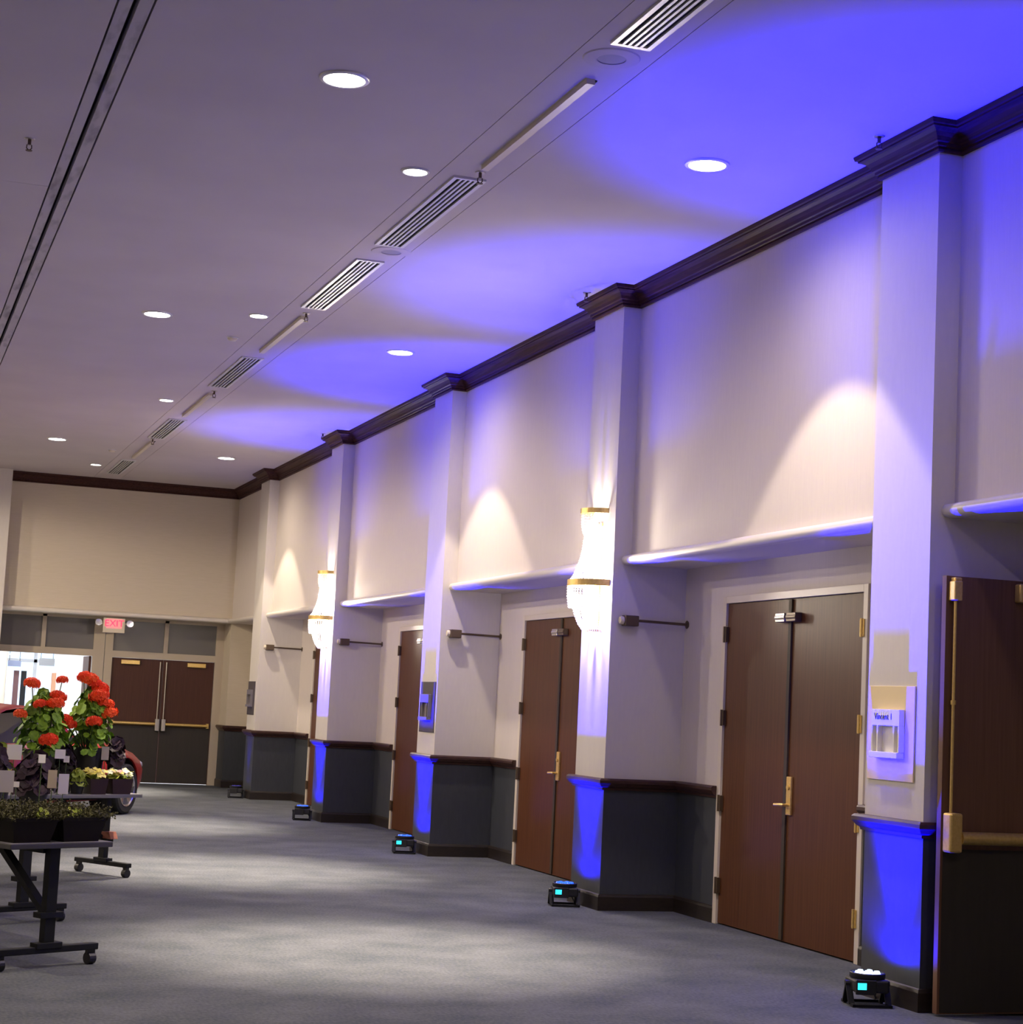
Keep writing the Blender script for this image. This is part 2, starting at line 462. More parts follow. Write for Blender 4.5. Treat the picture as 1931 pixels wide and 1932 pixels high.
# soffit lip (rounded white bead) between pilasters and on the back wall
lip = [(0, ZS-0.002)] + [(0.045+0.040*math.sin(t), ZS+0.036-0.038*math.cos(t)) for t in [PI*k/7 for k in range(8)]] + [(0, ZS+0.085)]
tr = None
yy = [(PY[i]+PW, PY[i+1]) for i in range(5)]
for a, b in yy:
    o = MB().sweep(lip, [(XU, a), (XU, b)]).build('trim_1' if tr is None else 'lip', M['white_trim'], tr)
    soft(o, 50)
    if tr is None: tr = o
soft(MB().sweep(lip, [(XU, PY[5]+PW), (XU, YB), (XL, YB)]).build('lip', M['white_trim'], tr), 50)
tag(tr, 'rounded white bead along the soffit edge above the doors', 'trim', kind='structure')

# crown moulding
cp = [(0, ZCR), (0.020, ZCR), (0.026, ZCR+0.012), (0.020, ZCR+0.026), (0.034, ZCR+0.032), (0.036, ZCR+0.050), (0.048, ZCR+0.056),
      (0.056, ZCR+0.078), (0.074, ZCR+0.100), (0.098, ZCR+0.114), (0.112, ZCR+0.118), (0.112, ZCR+0.128), (0.126, ZCR+0.132), (0.132, ZCR+0.150), (0.132, ZC+0.001), (0, ZC+0.001)]
path = [(XU, Y0)]
for y in PY: path += [(XU, y), (XP, y), (XP, y+PW), (XU, y+PW)]
path += [(XU, YB), (XL, YB)]
cr_ = MB().sweep(cp, path).build('trim_2', M['wood_crown'])
tag(cr_, 'dark walnut crown moulding stepping around the pilaster tops', 'trim', kind='structure')

# back wall
wb = MB().box(XL-0.02, YB, ZS, XE, YR+0.2, ZC).build('wall_back', M['wall_back'])
tag(wb, 'tan end wall above the two pairs of doors', 'wall', kind='structure')
MB().box(XU, YB, 0.95, XE, YR+0.2, ZS).build('corner_pier', M['wall_back'], wb)
MB().box(XU, YB, 0.0, XE, YR+0.2, 0.95).build('wainscot', M['charcoal'], wb)
pl = MB().box(1.0, YB-0.32, 0, XL, YR+0.2, ZC).build('end_pier', M['pilaster'], wb)
MB().box(X0, YB-0.1, 0, 1.0, YR+0.2, ZC).build('side_panel', M['wall_back'], wb)
o = MB().box(X0-0.3, Y0, 0, X0, 31.9, ZC).build('wall_left', M['wall']); tag(o, 'plain left wall of the hall', 'wall', kind='structure')
o = MB().box(X0-0.3, Y0-0.3, 0, XE, Y0, ZC).build('wall_front', M['wall']); tag(o, 'plain wall behind the viewpoint', 'wall', kind='structure')

# back doors: frames, transom panels, leaves
def bar_xz(mb, x0, x1, z0, z1, y0=YR-0.06, y1=YR+0.06): return mb.box(x0, y0, z0, x1, y1, z1)
d5 = thing('door_5', (0, 0, 0), 'closed pair of dark red-brown doors with push bars in the end wall', 'door', kind='structure')
fr = MB()
bar_xz(fr, 3.755, 3.885, 0, ZS); bar_xz(fr, 5.625, XU, 0, ZS); bar_xz(fr, 3.885, 5.625, 2.09, 2.20); bar_xz(fr, 4.735, 4.805, 2.20, ZS); bar_xz(fr, 3.885, 5.625, 2.71, ZS)
fr.build('frame', M['frame_back'], d5)
for a, b in ((3.885, 4.735), (4.805, 5.625)):
    MB().box(a, YR-0.015, 2.20, b, YR+0.015, 2.71).build('transom_panel', M['transom'], d5)
def back_leaf(par, a, b, sgn):
    lf = MB().box(a, YR-0.02, 0.012, b, YR+0.025, 2.087).build('leaf', M['door_dark'], par)
    MB().box(a+0.01, YR-0.024, 0.02, b-0.01, YR-0.0205, 0.955).build('armor_plate', M['armor'], lf)
    e = b-0.05 if sgn > 0 else a+0.05
    f_ = a+0.06 if sgn > 0 else b-0.06
    MB().tube([(min(e, f_), YR-0.095, 1.0), (max(e, f_), YR-0.095, 1.0)], 0.026, 12).build('push_bar', M['brass'], lf, smooth=True)
    MB().box(e-0.035, YR-0.13, 0.885, e+0.035, YR-0.0245, 1.085).build('bar_head', M['nickel'], lf, bevel=0.008)
    MB().box(f_-0.02, YR-0.10, 0.96, f_+0.02, YR-0.0245, 1.04).build('bar_end', M['brass'], lf)
    MB().tube([(e, YR-0.045, 1.08), (e, YR-0.045, 2.05)], 0.011, 8).build('vertical_rod', M['nickel'], lf, smooth=True)
    h = f_ + 0.09*sgn
    MB().box(min(h, h+0.31*sgn), YR-0.085, 1.985, max(h, h+0.31*sgn), YR-0.022, 2.055).build('closer', M['brass'], lf, bevel=0.006)
back_leaf(d5, 3.89, 4.752, 1); back_leaf(d5, 4.758, 5.62, -1)
d6 = thing('door_6', (0, 0, 0), 'open doorway in the end wall giving onto a bright lobby', 'door', kind='structure')
fr = MB()
bar_xz(fr, 3.56, 3.745, 0, ZS); bar_xz(fr, 1.70, 1.80, 0, ZS); bar_xz(fr, 1.80, 3.56, 2.09, 2.20); bar_xz(fr, 2.70, 2.77, 2.20, ZS); bar_xz(fr, 1.80, 3.56, 2.71, ZS)
fr.build('frame', M['frame_back'], d6)
for a, b in ((1.80, 2.70), (2.77, 3.56)):
    MB().box(a, YR-0.015, 2.20, b, YR+0.015, 2.71).build('transom_panel', M['transom'], d6)
MB().box(3.515, YR+0.06, 0.012, 3.556, YR+0.92, 2.087).build('leaf', M['door_dark'], d6)
MB().box(1.805, YR+0.06, 0.012, 1.846, YR+0.92, 2.087).build('leaf', M['door_dark'], d6)
MB().box(1.6, YR-0.02, 0, 1.72, YR+0.2, ZS).build('jamb_wall', M['wall_back'], d6)

# doors in the right wall
def right_door(n, y0, y1, label):
    d = thing('door_%d' % n, (0, 0, 0), label, 'door', kind='structure')
    fr = MB().box(XR-0.014, y0-0.06, 0, XR+0.10, y0, DH+0.055).box(XR-0.014, y1, 0, XR+0.10, y1+0.06, DH+0.055).box(XR-0.014, y0, DH, XR+0.10, y1, DH+0.055)
    fr.build('frame', M['frame'], d, bevel=0.003)
    MB().box(XR+0.09, y0, 0, XR+0.11, y1, DH).build('backing', M['dark'], d)
    ym = (y0+y1)/2
    for k, (a, b) in enumerate(((y0+0.004, ym-0.003), (ym+0.003, y1-0.004))):
        lf = MB().box(XR+0.004, a, 0.010, XR+0.048, b, DH-0.004).build('leaf', M['door'], d, bevel=0.002)
        hy = y0 if k == 0 else y1
        for z in (0.29, 0.91, 1.56, 2.20):
            hb = MB().box(XR-0.022, hy-0.026, z-0.058, XR+0.004, hy+0.026, z+0.058).tube([(XR-0.024, hy, z-0.062), (XR-0.024, hy, z+0.062)], 0.010, 8)
            hb.build('hinge', M['brass'] if k == 0 else M['bronze'], lf)
        # top latch on each leaf
        ly = ym-0.085 if k == 0 else ym+0.085
        MB().box(XR-0.05, ly-0.07, 2.268, XR+0.004, ly+0.07, 2.332).tube([(XR-0.03, ly-0.075, 2.30), (XR-0.03, ly+0.075, 2.30)], 0.026, 10).build('latch', M['bronze'] if k == 0 else M['nickel'], lf, bevel=0.004)
        if k == 0:
            MB().box(XR-0.010, ym-0.022, 0.02, XR+0.004, ym+0.022, DH-0.008).build('astragal', M['astragal'], lf)
            hp = MB().box(XR-0.012, ym-0.098, 0.895, XR+0.004, ym-0.030, 1.165).build('handle_plate', M['brass'], lf, bevel=0.003)
            MB().tube([(XR-0.012, ym-0.065, 0.965), (XR-0.055, ym-0.065, 0.965), (XR-0.060, ym-0.03, 0.965), (XR-0.058, ym+0.055, 0.960)], 0.011, 10).tube([(XR-0.012, ym-0.064, 1.09), (XR-0.022, ym-0.064, 1.09)], 0.018, 12).build('lever', M['brass'], lf, smooth=True)
    return d
right_door(1, *DOORS[0], 'double mahogany doors between the first plaque pilaster and the near sconce')
right_door(2, *DOORS[1], 'double mahogany doors just beyond the near lit sconce')
right_door(3, *DOORS[2], 'double mahogany doors between the middle plaque and the far sconce')
right_door(4, *DOORS[3], 'narrow sliver of mahogany doors beyond the far sconce')

# the leaf that stands open against the nearest pilaster
d7 = thing('door_7', (0, 0, 0), 'dark door leaf standing open beside the nearest pilaster, brass panic bar', 'door', kind='structure')
LY = 8.95
lf = MB().box(5.635, LY, 0.012, 6.69, LY+0.045, 2.405).build('leaf', M['door_open'], d7, bevel=0.002)
MB().box(5.65, LY-0.003, 0.02, 6.68, LY-0.0005, 0.90).build('armor_plate', M['armor'], lf)
hd = MB().box(5.642, LY-0.085, 0.885, 5.722, LY-0.001, 1.10).build('bar_head', M['brass'], lf, bevel=0.012)
MB().tube([(5.722, LY-0.06, 0.965), (6.60, LY-0.06, 0.965)], 0.036, 14).build('push_bar', M['brass'], lf, smooth=True)
MB().tube([(5.676, LY-0.03, 1.09), (5.676, LY-0.03, 2.27)], 0.009, 8).tube([(5.676, LY-0.03, 1.69), (5.676, LY-0.03, 1.715)], 0.015, 8).build('vertical_rod', M['brass'], lf, smooth=True)
MB().box(5.648, LY-0.065, 2.265, 5.70, LY-0.001, 2.375).box(5.66, LY-0.05, 2.375, 5.705, LY-0.001, 2.395).build('top_latch', M['brass'], lf, bevel=0.006)
MB().box(6.075, LY-0.06, 2.28, 6.40, LY-0.001, 2.385).build('closer', M['brass'], lf, bevel=0.01)
for z in (0.3, 1.2, 2.1): MB().tube([(6.70, LY-0.01, z-0.06), (6.70, LY-0.01, z+0.06)], 0.012, 8).build('hinge', M['bronze'], lf)

# ------------------------------------------------------------------ downlights
def can(r, name, w, ang, blend, small=False):
    t = thing('recessed_downlight', (0, 0, ZC), '', 'ceiling light')
    MB().lathe([(r*1.02, -0.001), (r*1.0, -0.012), (r*1.10, -0.014), (r*1.20, -0.008), (r*1.22, 0.0)], 32).build('trim_ring', M['grille'], t, smooth=True)
    MB().lathe([(0.0005, -0.006), (r*0.6, -0.006), (r*1.01, -0.004)], 32).build('lens', M['lamp'], t)
    spot(name, t, (0, 0, -0.03), (0, 0, 0), w, ang, blend, WARM, r*0.55)
    if not small: spot('wide_lamp', t, (0, 0, -0.03), (0, 0, 0), WIDE_W, WIDE_ANG, 0.9, WARM, r*0.8)
    return t
big = can(0.118, 'lamp', BIG_W, BIG_ANG, BIG_BLEND)
small = can(0.078, 'lamp', SMALL_W, SMALL_ANG, SMALL_BLEND, True)
big['group'] = 'wide recessed downlights'; small['group'] = 'small recessed downlights'
def place(proto, used, x, y, label):
    if not used:
        proto.location = (x, y, ZC); proto['label'] = label; used.append(1); return proto
    return dup(proto, (x, y, ZC), label=label)
ub, us = [], []
for x, y, l in [
    (2.265, 9.9, 'largest round downlight in the open ceiling, nearest the partition track'),
    (2.27, 17.05, 'round downlight halfway down the hall on the track side'),
    (2.27, 26.6, 'round downlight near the end wall on the track side'),
    (4.745, 10.41, 'round downlight in the blue wash beside the nearest pilaster crown'),
    (4.755, 17.57, 'round downlight in the blue wash before the middle plaque pilaster'),
    (4.75, 27.03, 'round downlight near the far right ceiling corner')]:
    place(big, ub, x, y, l)
for x, y, l in [
    (3.13, 11.45, 'small downlight beside the second slotted diffuser, nearest of the small ones'),
    (3.13, 16.6, 'small downlight beside the cream track with a sprinkler at its near end'),
    (3.12, 22.1, 'small downlight beside the third cream track'),
    (3.11, 29.25, 'small downlight beside the last diffuser by the end wall')]:
    place(small, us, x, y, l)
def wide(o, w):
    for ch in o.children:
        if ch.type == 'LIGHT' and ch.name.startswith('wide'):
            ch.data = ch.data.copy(); ch.data.energy = w; ch.data.spot_size = math.radians(176); ch.data.spot_blend = 0.15
for x, y in ((2.27, 2.75), (4.75, 3.25)):
    wide(dup(big, (x, y, ZC), label='round downlight overhead behind the viewpoint'), NEAR_W)
dup(small, (3.12, 6.3, ZC), label='small downlight just short of the nearest diffuser')
for x in (-1.2, -4.4):
    for y in (5.0, 11.0, 19.0, 26.0):
        wide(dup(big, (x, y, ZC), label='round downlight over the ballroom side past the partition track'), HALL_W[y])

# ------------------------------------------------------------------ ceiling diffusers, tracks, speakers, sprinklers
def diffuser(y0, y1, label):
    t = thing('slot_diffuser', (3.5, (y0+y1)/2, ZC), label, 'vent', 'slotted diffusers in the services strip')
    h = (y1-y0)/2; w = 0.112
    fr = MB().box(-w, -h, -0.014, -w+0.028, h, 0.0).box(w-0.028, -h, -0.014, w, h, 0.0).box(-w+0.028, -h, -0.014, w-0.028, -h+0.03, 0.0).box(-w+0.028, h-0.03, -0.014, w-0.028, h, 0.0)
    fr.build('frame', M['grille'], t)
    MB().box(-w+0.028, -h+0.03, -0.002, w-0.028, h-0.03, -0.001).build('backing', M['dark'], t)
    n = 5; g = (2*w-0.056)/n
    for i in range(1, n):
        x = -w+0.028+g*i
        MB().box(x-0.008, -h+0.03, -0.013, x+0.008, h-0.03, -0.003).build('slat', M['grille'], t)
    return t
for (a, b), l in zip([(6.6, 8.70), (11.42, 13.45), (13.98, 16.0), (18.71, 20.76), (23.58, 25.55), (28.32, 30.27)],
    ['slotted ceiling diffuser nearest the viewpoint, next to a round speaker', 'second slotted ceiling diffuser, beyond the near cream track',
     'third slotted ceiling diffuser, past the second round speaker', 'fourth slotted ceiling diffuser, between the second and third cream tracks',
     'fifth slotted ceiling diffuser, between the third and fourth cream tracks', 'last slotted ceiling diffuser against the end wall crown']):
    diffuser(a, b, l)
def ctrack(y0, y1, label):
    t = thing('lighting_track', (3.515, (y0+y1)/2, ZC), label, 'track', 'cream lighting tracks in the services strip')
    h = (y1-y0)/2
    MB().box(-0.034, -h, -0.030, 0.014, h, 0.0).build('channel', M['cream_metal'], t)
    MB().box(0.014, -h, -0.008, 0.032, h, -0.0005).build('slot', M['dark'], t)
    MB().box(-0.034, -h-0.012, -0.032, 0.014, -h, 0.0).build('end_cap', M['cream_metal'], t)
    return t
for (a, b), l in zip([(9.28, 11.13), (16.41, 18.31), (21.27, 23.18), (25.91, 27.89)],
    ['long cream lighting track nearest the viewpoint', 'cream lighting track following the third diffuser', 'cream lighting track following the fourth diffuser', 'shortest-looking cream lighting track, toward the end wall']):
    ctrack(a, b, l)
for x, y, l in ((3.485, 8.92, 'round ceiling speaker beside the nearest diffuser'), (3.57, 13.64, 'faint round ceiling speaker between second and third diffusers')):
    t = thing('ceiling_speaker', (x, y, ZC), l, 'speaker', 'round ceiling speakers')
    MB().lathe([(0.078, -0.008), (0.10, -0.010), (0.150, -0.006), (0.156, 0.0)], 36).build('bezel', M['ceiling'], t, smooth=True)
    MB().lathe([(0.0005, -0.006), (0.05, -0.006), (0.079, -0.005)], 36).build('grille', M['speaker'], t)
def sprinkler(x, y, label):
    t = thing('sprinkler', (x, y, ZC), label, 'sprinkler', 'pendant fire sprinklers')
    MB().lathe([(0.0005, -0.006), (0.030, -0.006), (0.036, 0.0)], 16).build('escutcheon', M['nickel'], t)
    MB().tube([(0, 0, -0.005), (0, 0, -0.04)], 0.011, 8).tube([(-0.014, 0, -0.04), (-0.016, 0, -0.062), (0, 0, -0.078)], 0.004, 6).tube([(0.014, 0, -0.04), (0.016, 0, -0.062), (0, 0, -0.078)], 0.004, 6).build('body', M['bronze'], t)
    MB().lathe([(0.0005, -0.080), (0.020, -0.080), (0.022, -0.076), (0.0005, -0.074)], 12).build('deflector', M['bronze'], t)
for x, y, l in [(0.71, 11.96, 'sprinkler left of the partition track'), (3.52, 11.27, 'sprinkler between the near cream track and second diffuser'),
    (3.50, 16.27, 'sprinkler at the near end of the second cream track'), (3.52, 21.1, 'sprinkler at the near end of the third cream track'),
    (3.48, 25.7, 'sprinkler at the near end of the last cream track'), (5.40, 9.42, 'sprinkler against the nearest pilaster crown'),
    (5.40, 14.15, 'sprinkler above the crown over the near sconce'), (5.40, 23.62, 'sprinkler above the crown over the far sconce')]:
    sprinkler(x, y, l)
for x, y, l in ((3.11, 17.79, 'small cream detector dome on the ceiling past the second small downlight'), (3.12, 27.3, 'tiny cream detector dome on the ceiling near the end wall')):
    t = thing('smoke_detector', (x, y, ZC), l, 'detector', 'ceiling detectors')
    MB().lathe([(0.050, 0.0), (0.048, -0.018), (0.036, -0.030), (0.0005, -0.034)], 20).build('dome', M['cream_metal'], t, smooth=True)
    MB().lathe([(0.058, 0.0), (0.058, -0.006), (0.050, -0.008)], 20).build('base', M['grille'], t)

# ------------------------------------------------------------------ LED uplights
def uplight(power, lens, ring, screen):
    t = thing('uplight', (0, 0, 0), '', 'stage light', 'blue LED uplights at the pilasters')
    # local: +x toward wall, front panel with the display faces -y
    MB().box(-0.100, -0.098, 0.078, 0.100, 0.098, 0.150).build('housing', M['black'], t, bevel=0.012)
    MB().lathe([(0.0005, 0.145), (0.094, 0.148), (0.100, 0.156), (0.100, 0.178), (0.094, 0.182), (0.088, 0.180), (0.086, 0.168)], 28).build('bezel', M['black'], t, smooth=True)
    MB().lathe([(0.0005, 0.170), (0.05, 0.170), (0.087, 0.172)], 24).build('reflector', M[ring], t)
    for k in range(7):
        a = k*PI/3; r = 0.054 if k < 6 else 0.0
        MB().lathe([(0.0005, 0.190), (0.014, 0.188), (0.022, 0.172)], 10, (r*math.cos(a), r*math.sin(a), 0)).build('led_lens', M[lens], t)
    b = MB().box(-0.098, -0.112, 0.070, 0.020, -0.0985, 0.150).build('control_panel', M['black'], t, bevel=0.004)
    MB().box(-0.088, -0.1145, 0.098, -0.038, -0.1125, 0.134).build('display', M[screen], b)
    for s in (-1, 1):
        for e in (-1, 1):
            MB().bar((0.108*s, 0, 0.120), (0.106*s, 0.060*e, 0.012), 0.012, 0.034, (1, 0, 0)).bar((0.106*s, 0.060*e, 0.009), (0.106*s, 0.112*e, 0.009), 0.016, 0.016).build('yoke_leg', M['black_metal'], t)
        MB().tube([(0.098*s, 0, 0.120), (0.128*s, 0, 0.120)], 0.016, 10).build('knob', M['black'], t)
    for e in (-1, 1):
        MB().bar((-0.112, 0.104*e, 0.009), (0.112, 0.104*e, 0.009), 0.016, 0.014).build('cross_bar', M['black_metal'], t)
    MB().tube([(0.06, 0.10, 0.10), (0.09, 0.16, 0.05), (0.12, 0.22, 0.006), (0.15, 0.34, 0.006)], 0.006, 6).build('power_cord', M['black'], t, smooth=True)
    if power > 0:
        spot('beam', t, (0, 0, 0.196), (PI, 0.06, 0), LED_W*power, LED_ANG, LED_BLEND, BLUE, 0.03)
        spot('spill', t, (0, 0, 0.196), (PI, 0.20, 0), LED_SPILL_W*power, LED_SPILL_ANG, 1.0, BLUE, 0.03)
        spot('low_spill', t, (0.03, 0, 0.196), (PI, 0, 0), LED_LOW_W*power, LED_LOW_ANG, 0.6, BLUE, 0.03)
    return t
for x, y, pw, lens, ring, screen, l in [
    (5.43, 9.34, 1.0, 'led_hot', 'led_ring', 'led_screen', 'blue LED uplight below the beige plaque pilaster, nearest and largest, white-hot lens'),
    (5.435, 14.14, 0.62, 'led', 'led_ring', 'led_screen', 'blue LED uplight below the near lit sconce'),
    (5.435, 18.85, 0.85, 'led', 'led_ring', 'led_screen', 'blue LED uplight below the grey plaque pilaster'),
    (5.42, 23.60, 0.5, 'led', 'led_ring', 'black', 'blue LED uplight below the far lit sconce'),
    (5.45, 28.28, 0.012, 'led_dim', 'led_dim', 'black', 'dim blue LED uplight at the farthest pilaster')]:
    o = uplight(pw, lens, ring, screen)
    o.location = (x, y, 0); o['label'] = l; o.rotation_euler = (0, 0, -0.22)

# ------------------------------------------------------------------ sconces
def sconce():
    t = thing('crystal_sconce', (XP, 0, 0), '', 'wall lamp', 'lit crystal wall sconces')
    A0, A1 = PI/2, 3*PI/2       # half round bulging toward -x
    def ring(r, z, h, w, name):
        MB().lathe([(r, z-h), (r+w, z-h), (r+w, z+h), (r, z+h), (r, z-h)], 26, (0, 0, 0), A0, A1).build(name, M['brass'], t)
    ring(0.158, 3.195, 0.020, 0.012, 'top_ring'); ring(0.240, 2.60, 0.026, 0.014, 'middle_ring'); ring(0.105, 2.215, 0.008, 0.008, 'bottom_ring')
    MB().box(-0.012, -0.06, 2.25, -0.0005, 0.06, 3.10).build('back_plate', M['brass'], t)
    MB().lathe([(0.0005, 2.125), (0.016, 2.140), (0.024, 2.160), (0.012, 2.180), (0.020, 2.200), (0.0005, 2.215)], 10, (-0.05, 0, 0)).build('finial', M['crystal'], t)
    def strand(prof, r=0.0085, step=0.021):
        """bead string following (radius, z) points at angle 0"""
        P = [Vector((a, 0, z)) for a, z in prof]; mb = MB()
        L = [0]
        for a, b in zip(P, P[1:]): L.append(L[-1]+(b-a).length)
        n = max(2, int(L[-1]/step))
        for k in range(n+1):
            d = L[-1]*k/n
            i = max(j for j in range(len(L)-1) if L[j] <= d+1e-9)
            q = P[i].lerp(P[i+1], (d-L[i])/max(1e-6, L[i+1]-L[i]))
            mb.add([q+Vector(v)*r for v in ((1, 0, 0), (0, 1, 0), (-1, 0, 0), (0, -1, 0), (0, 0, 1.25), (0, 0, -1.25))],
                   [(0, 1, 4), (1, 2, 4), (2, 3, 4), (3, 0, 4), (1, 0, 5), (2, 1, 5), (3, 2, 5), (0, 3, 5)])
        return mb.mesh('crystal_strand', M['crystal'])
    def tier(me, n, off=0.0):
        for k in range(n):
            a = A0 + 0.03 + (A1-A0-0.06)*(k+off)/(n-1+2*off)
            part('crystal_strand', me, t, rot=(0, 0, a))
    tier(strand([(0.160, 3.18), (0.159, 3.10), (0.146, 3.03), (0.130, 3.00)]), 19)
    tier(strand([(0.120, 3.06), (0.126, 2.98), (0.140, 2.86), (0.165, 2.76), (0.205, 2.66), (0.238, 2.615)]), 23)
    tier(strand([(0.246, 2.58), (0.246, 2.50), (0.240, 2.44), (0.232, 2.405)]), 27)
    tier(strand([(0.205, 2.50), (0.198, 2.40), (0.176, 2.33), (0.150, 2.27), (0.110, 2.215)]), 21)
    for z in (2.92, 2.72, 2.47):
        MB().tube([(-0.07, 0, z-0.07), (-0.07, 0, z-0.035)], 0.012, 8).build('lamp_holder', M['brass'], t)
        MB().ball((-0.07, 0, z), 0.024, 10, 7, 1.5).build('bulb', M['bulb'], t, smooth=True)
        l = bpy.data.lights.new('bulb_light', 'POINT'); l.energy = SCONCE_W; l.color = (1.0, 0.88, 0.72); l.shadow_soft_size = 0.03
        lo = bpy.data.objects.new('bulb_light', l); COL.objects.link(lo); lo.parent = t; lo.location = (-0.115, 0, z)
    return t
sc = sconce()
sc.location = (XP, 14.14, 0); sc['label'] = 'glowing crystal basket sconce on the second pilaster, nearer one'
dup(sc, (XP, 23.60, 0), label='glowing crystal basket sconce on the fourth pilaster, farther one')

# ------------------------------------------------------------------ plaques
def plaque(y0, y1, z0, z1, board, label, cat_group, dark):
    yc = (y0+y1)/2; h = (y1-y0)/2
    t = thing('room_plaque', (XP, yc, z0), label, 'sign', cat_group)
    H = z1-z0
    MB().box(-0.010, -h, 0, -0.001, h, H).build('board', board, t, bevel=0.002)
    # holder: open-fronted tray with header card, clear rails and a bottom ledge
    face = mat('grey_holder', (0.15, 0.135, 0.15), 0.5) if dark else M['tag_white']
    b0, b1, w = 0.128*H/0.54, 0.405*H/0.54, 0.155
    hd = MB().box(-0.047, -w, b0+0.185, -0.0105, w, b1).build('header_card', face, t, bevel=0.002)
    MB().box(-0.060, -w, b0, -0.0105, w, b0+0.035).build('ledge', face, t, bevel=0.003)
    for y in (-w+0.006, -w+0.060, w-0.070, w-0.008):
        MB().box(-0.047, y-0.007, b0+0.035, -0.0105, y+0.007, b0+0.185).build('rail', face, t)
    MB().box(-0.017, -w+0.012, b0+0.036, -0.0108, w-0.012, b0+0.184).build('card', M['tag_white'] if not dark else mat('brochure', (0.20, 0.17, 0.18), 0.5), t)
    return t, b0, b1, w
DK = mat('slate_board', (0.050, 0.040, 0.046), 0.6, noise=((14, 14, 14), (0.062, 0.048, 0.055), 3))
t, b0, b1, w = plaque(9.195, 9.705, 1.245, 1.787, mat('cream_board', (0.76, 0.61, 0.33), 0.6), 'beige room plaque with name card on the nearest pilaster', None, False)
def text(body, size, loc, rot, m, parent, ext=0.001):
    cu_ = bpy.data.curves.new('lettering', 'FONT'); cu_.body = body; cu_.size = size; cu_.extrude = ext
    cu_.align_x = 'CENTER'; cu_.align_y = 'CENTER'
    tmp = bpy.data.objects.new('lettering', cu_); COL.objects.link(tmp)
    bpy.context.view_layer.update()
    me = bpy.data.meshes.new_from_object(tmp.evaluated_get(bpy.context.evaluated_depsgraph_get()))
    bpy.data.objects.remove(tmp)
    me.materials.clear(); me.materials.append(m)
    o = bpy.data.objects.new('lettering', me); COL.objects.link(o); o.parent = parent; o.location = loc; o.rotation_euler = rot
    o['kind'] = 'stuff'
    return o
text('Vincent 1', 0.052, (-0.0485, 0.02, b0+0.235), (PI/2, 0, -PI/2), M['black'], t)
plaque(18.575, 19.10, 1.262, 1.790, DK, 'slate grey brochure plaque on the third pilaster, lit blue', None, True)
plaque(28.095, 28.60, 1.265, 1.775, DK, 'dark slate brochure plaque on the farthest pilaster', None, True)

# ------------------------------------------------------------------ door holder arms on the pilaster sides
for i, l in ((2, 'door holder arm beside the near sconce pilaster'), (3, 'door holder arm beside the grey plaque pilaster'), (4, 'door holder arm beside the far sconce pilaster'), (5, 'door holder arm beside the farthest pilaster')):
    y = PY[i]-0.055
    t = thing('door_holder', (XR, y, 2.30), l, 'door holder', 'door holder arms')
    MB().tube([(-0.44, 0, 0.002), (-0.002, 0, -0.004)], 0.011, 8).build('rod', M['bronze'], t, smooth=True)
    fl = MB().lathe([(0.0005, -0.006), (0.03, -0.006), (0.034, 0.0), (0.0005, 0.0)], 14).build('flange', M['bronze'], t)
    fl.rotation_euler = (0, -PI/2, 0); fl.location = (-0.008, 0, -0.004)
    hd = MB().box(-0.565, -0.045, -0.045, -0.445, 0.046, 0.040).build('magnet_head', M['bronze'], t, bevel=0.008)
    mf = MB().lathe([(0.0005, 0.0), (0.028, 0.0), (0.033, 0.010), (0.033, 0.030)], 16).build('magnet_face', M['cream_metal'], t, smooth=True)
    mf.rotation_euler = (0, PI/2, 0); mf.location = (-0.597, 0, -0.002)

# ------------------------------------------------------------------ exit sign
t = thing('exit_sign', (3.80, YR-0.10, 2.595), 'lit red EXIT sign with emergency lamp heads above the end doors', 'sign')
t.location = (3.80, YB-0.03, 2.60)
MB().box(-0.178, -0.025, -0.122, 0.178, 0.025, 0.120).build('housing', M['cream_metal'], t, bevel=0.008)
MB().box(-0.130, -0.0275, -0.055, 0.130, -0.0255, 0.110).build('face', M['exit_face'], t)
text('EXIT', 0.155, (0, -0.029, 0.028), (PI/2, 0, 0), M['exit_red'], t, 0.002)
MB().box(-0.03, 0.025, 0.06, 0.03, 0.10, 0.10).build('bracket', M['cream_metal'], t)
for s in (-1, 1):
    MB().tube([(0.18*s, 0, 0.03), (0.225*s, 0, 0.03)], 0.014, 8).build('arm', M['cream_metal'], t)
    h = MB().lathe([(0.0005, 0.0), (0.03, 0.005), (0.055, 0.045), (0.058, 0.060)], 18).build('lamp_head', M['cream_metal'] if s < 0 else M['transom'], t, smooth=True)
    h.location = (0.255*s, 0.02, 0.04); h.rotation_euler = (PI/2, 0, 0)
    g = MB().lathe([(0.0005, 0.060), (0.056, 0.058)], 18).build('lens', M['lens'], t); g.location = h.location; g.rotation_euler = (PI/2, 0, 0)

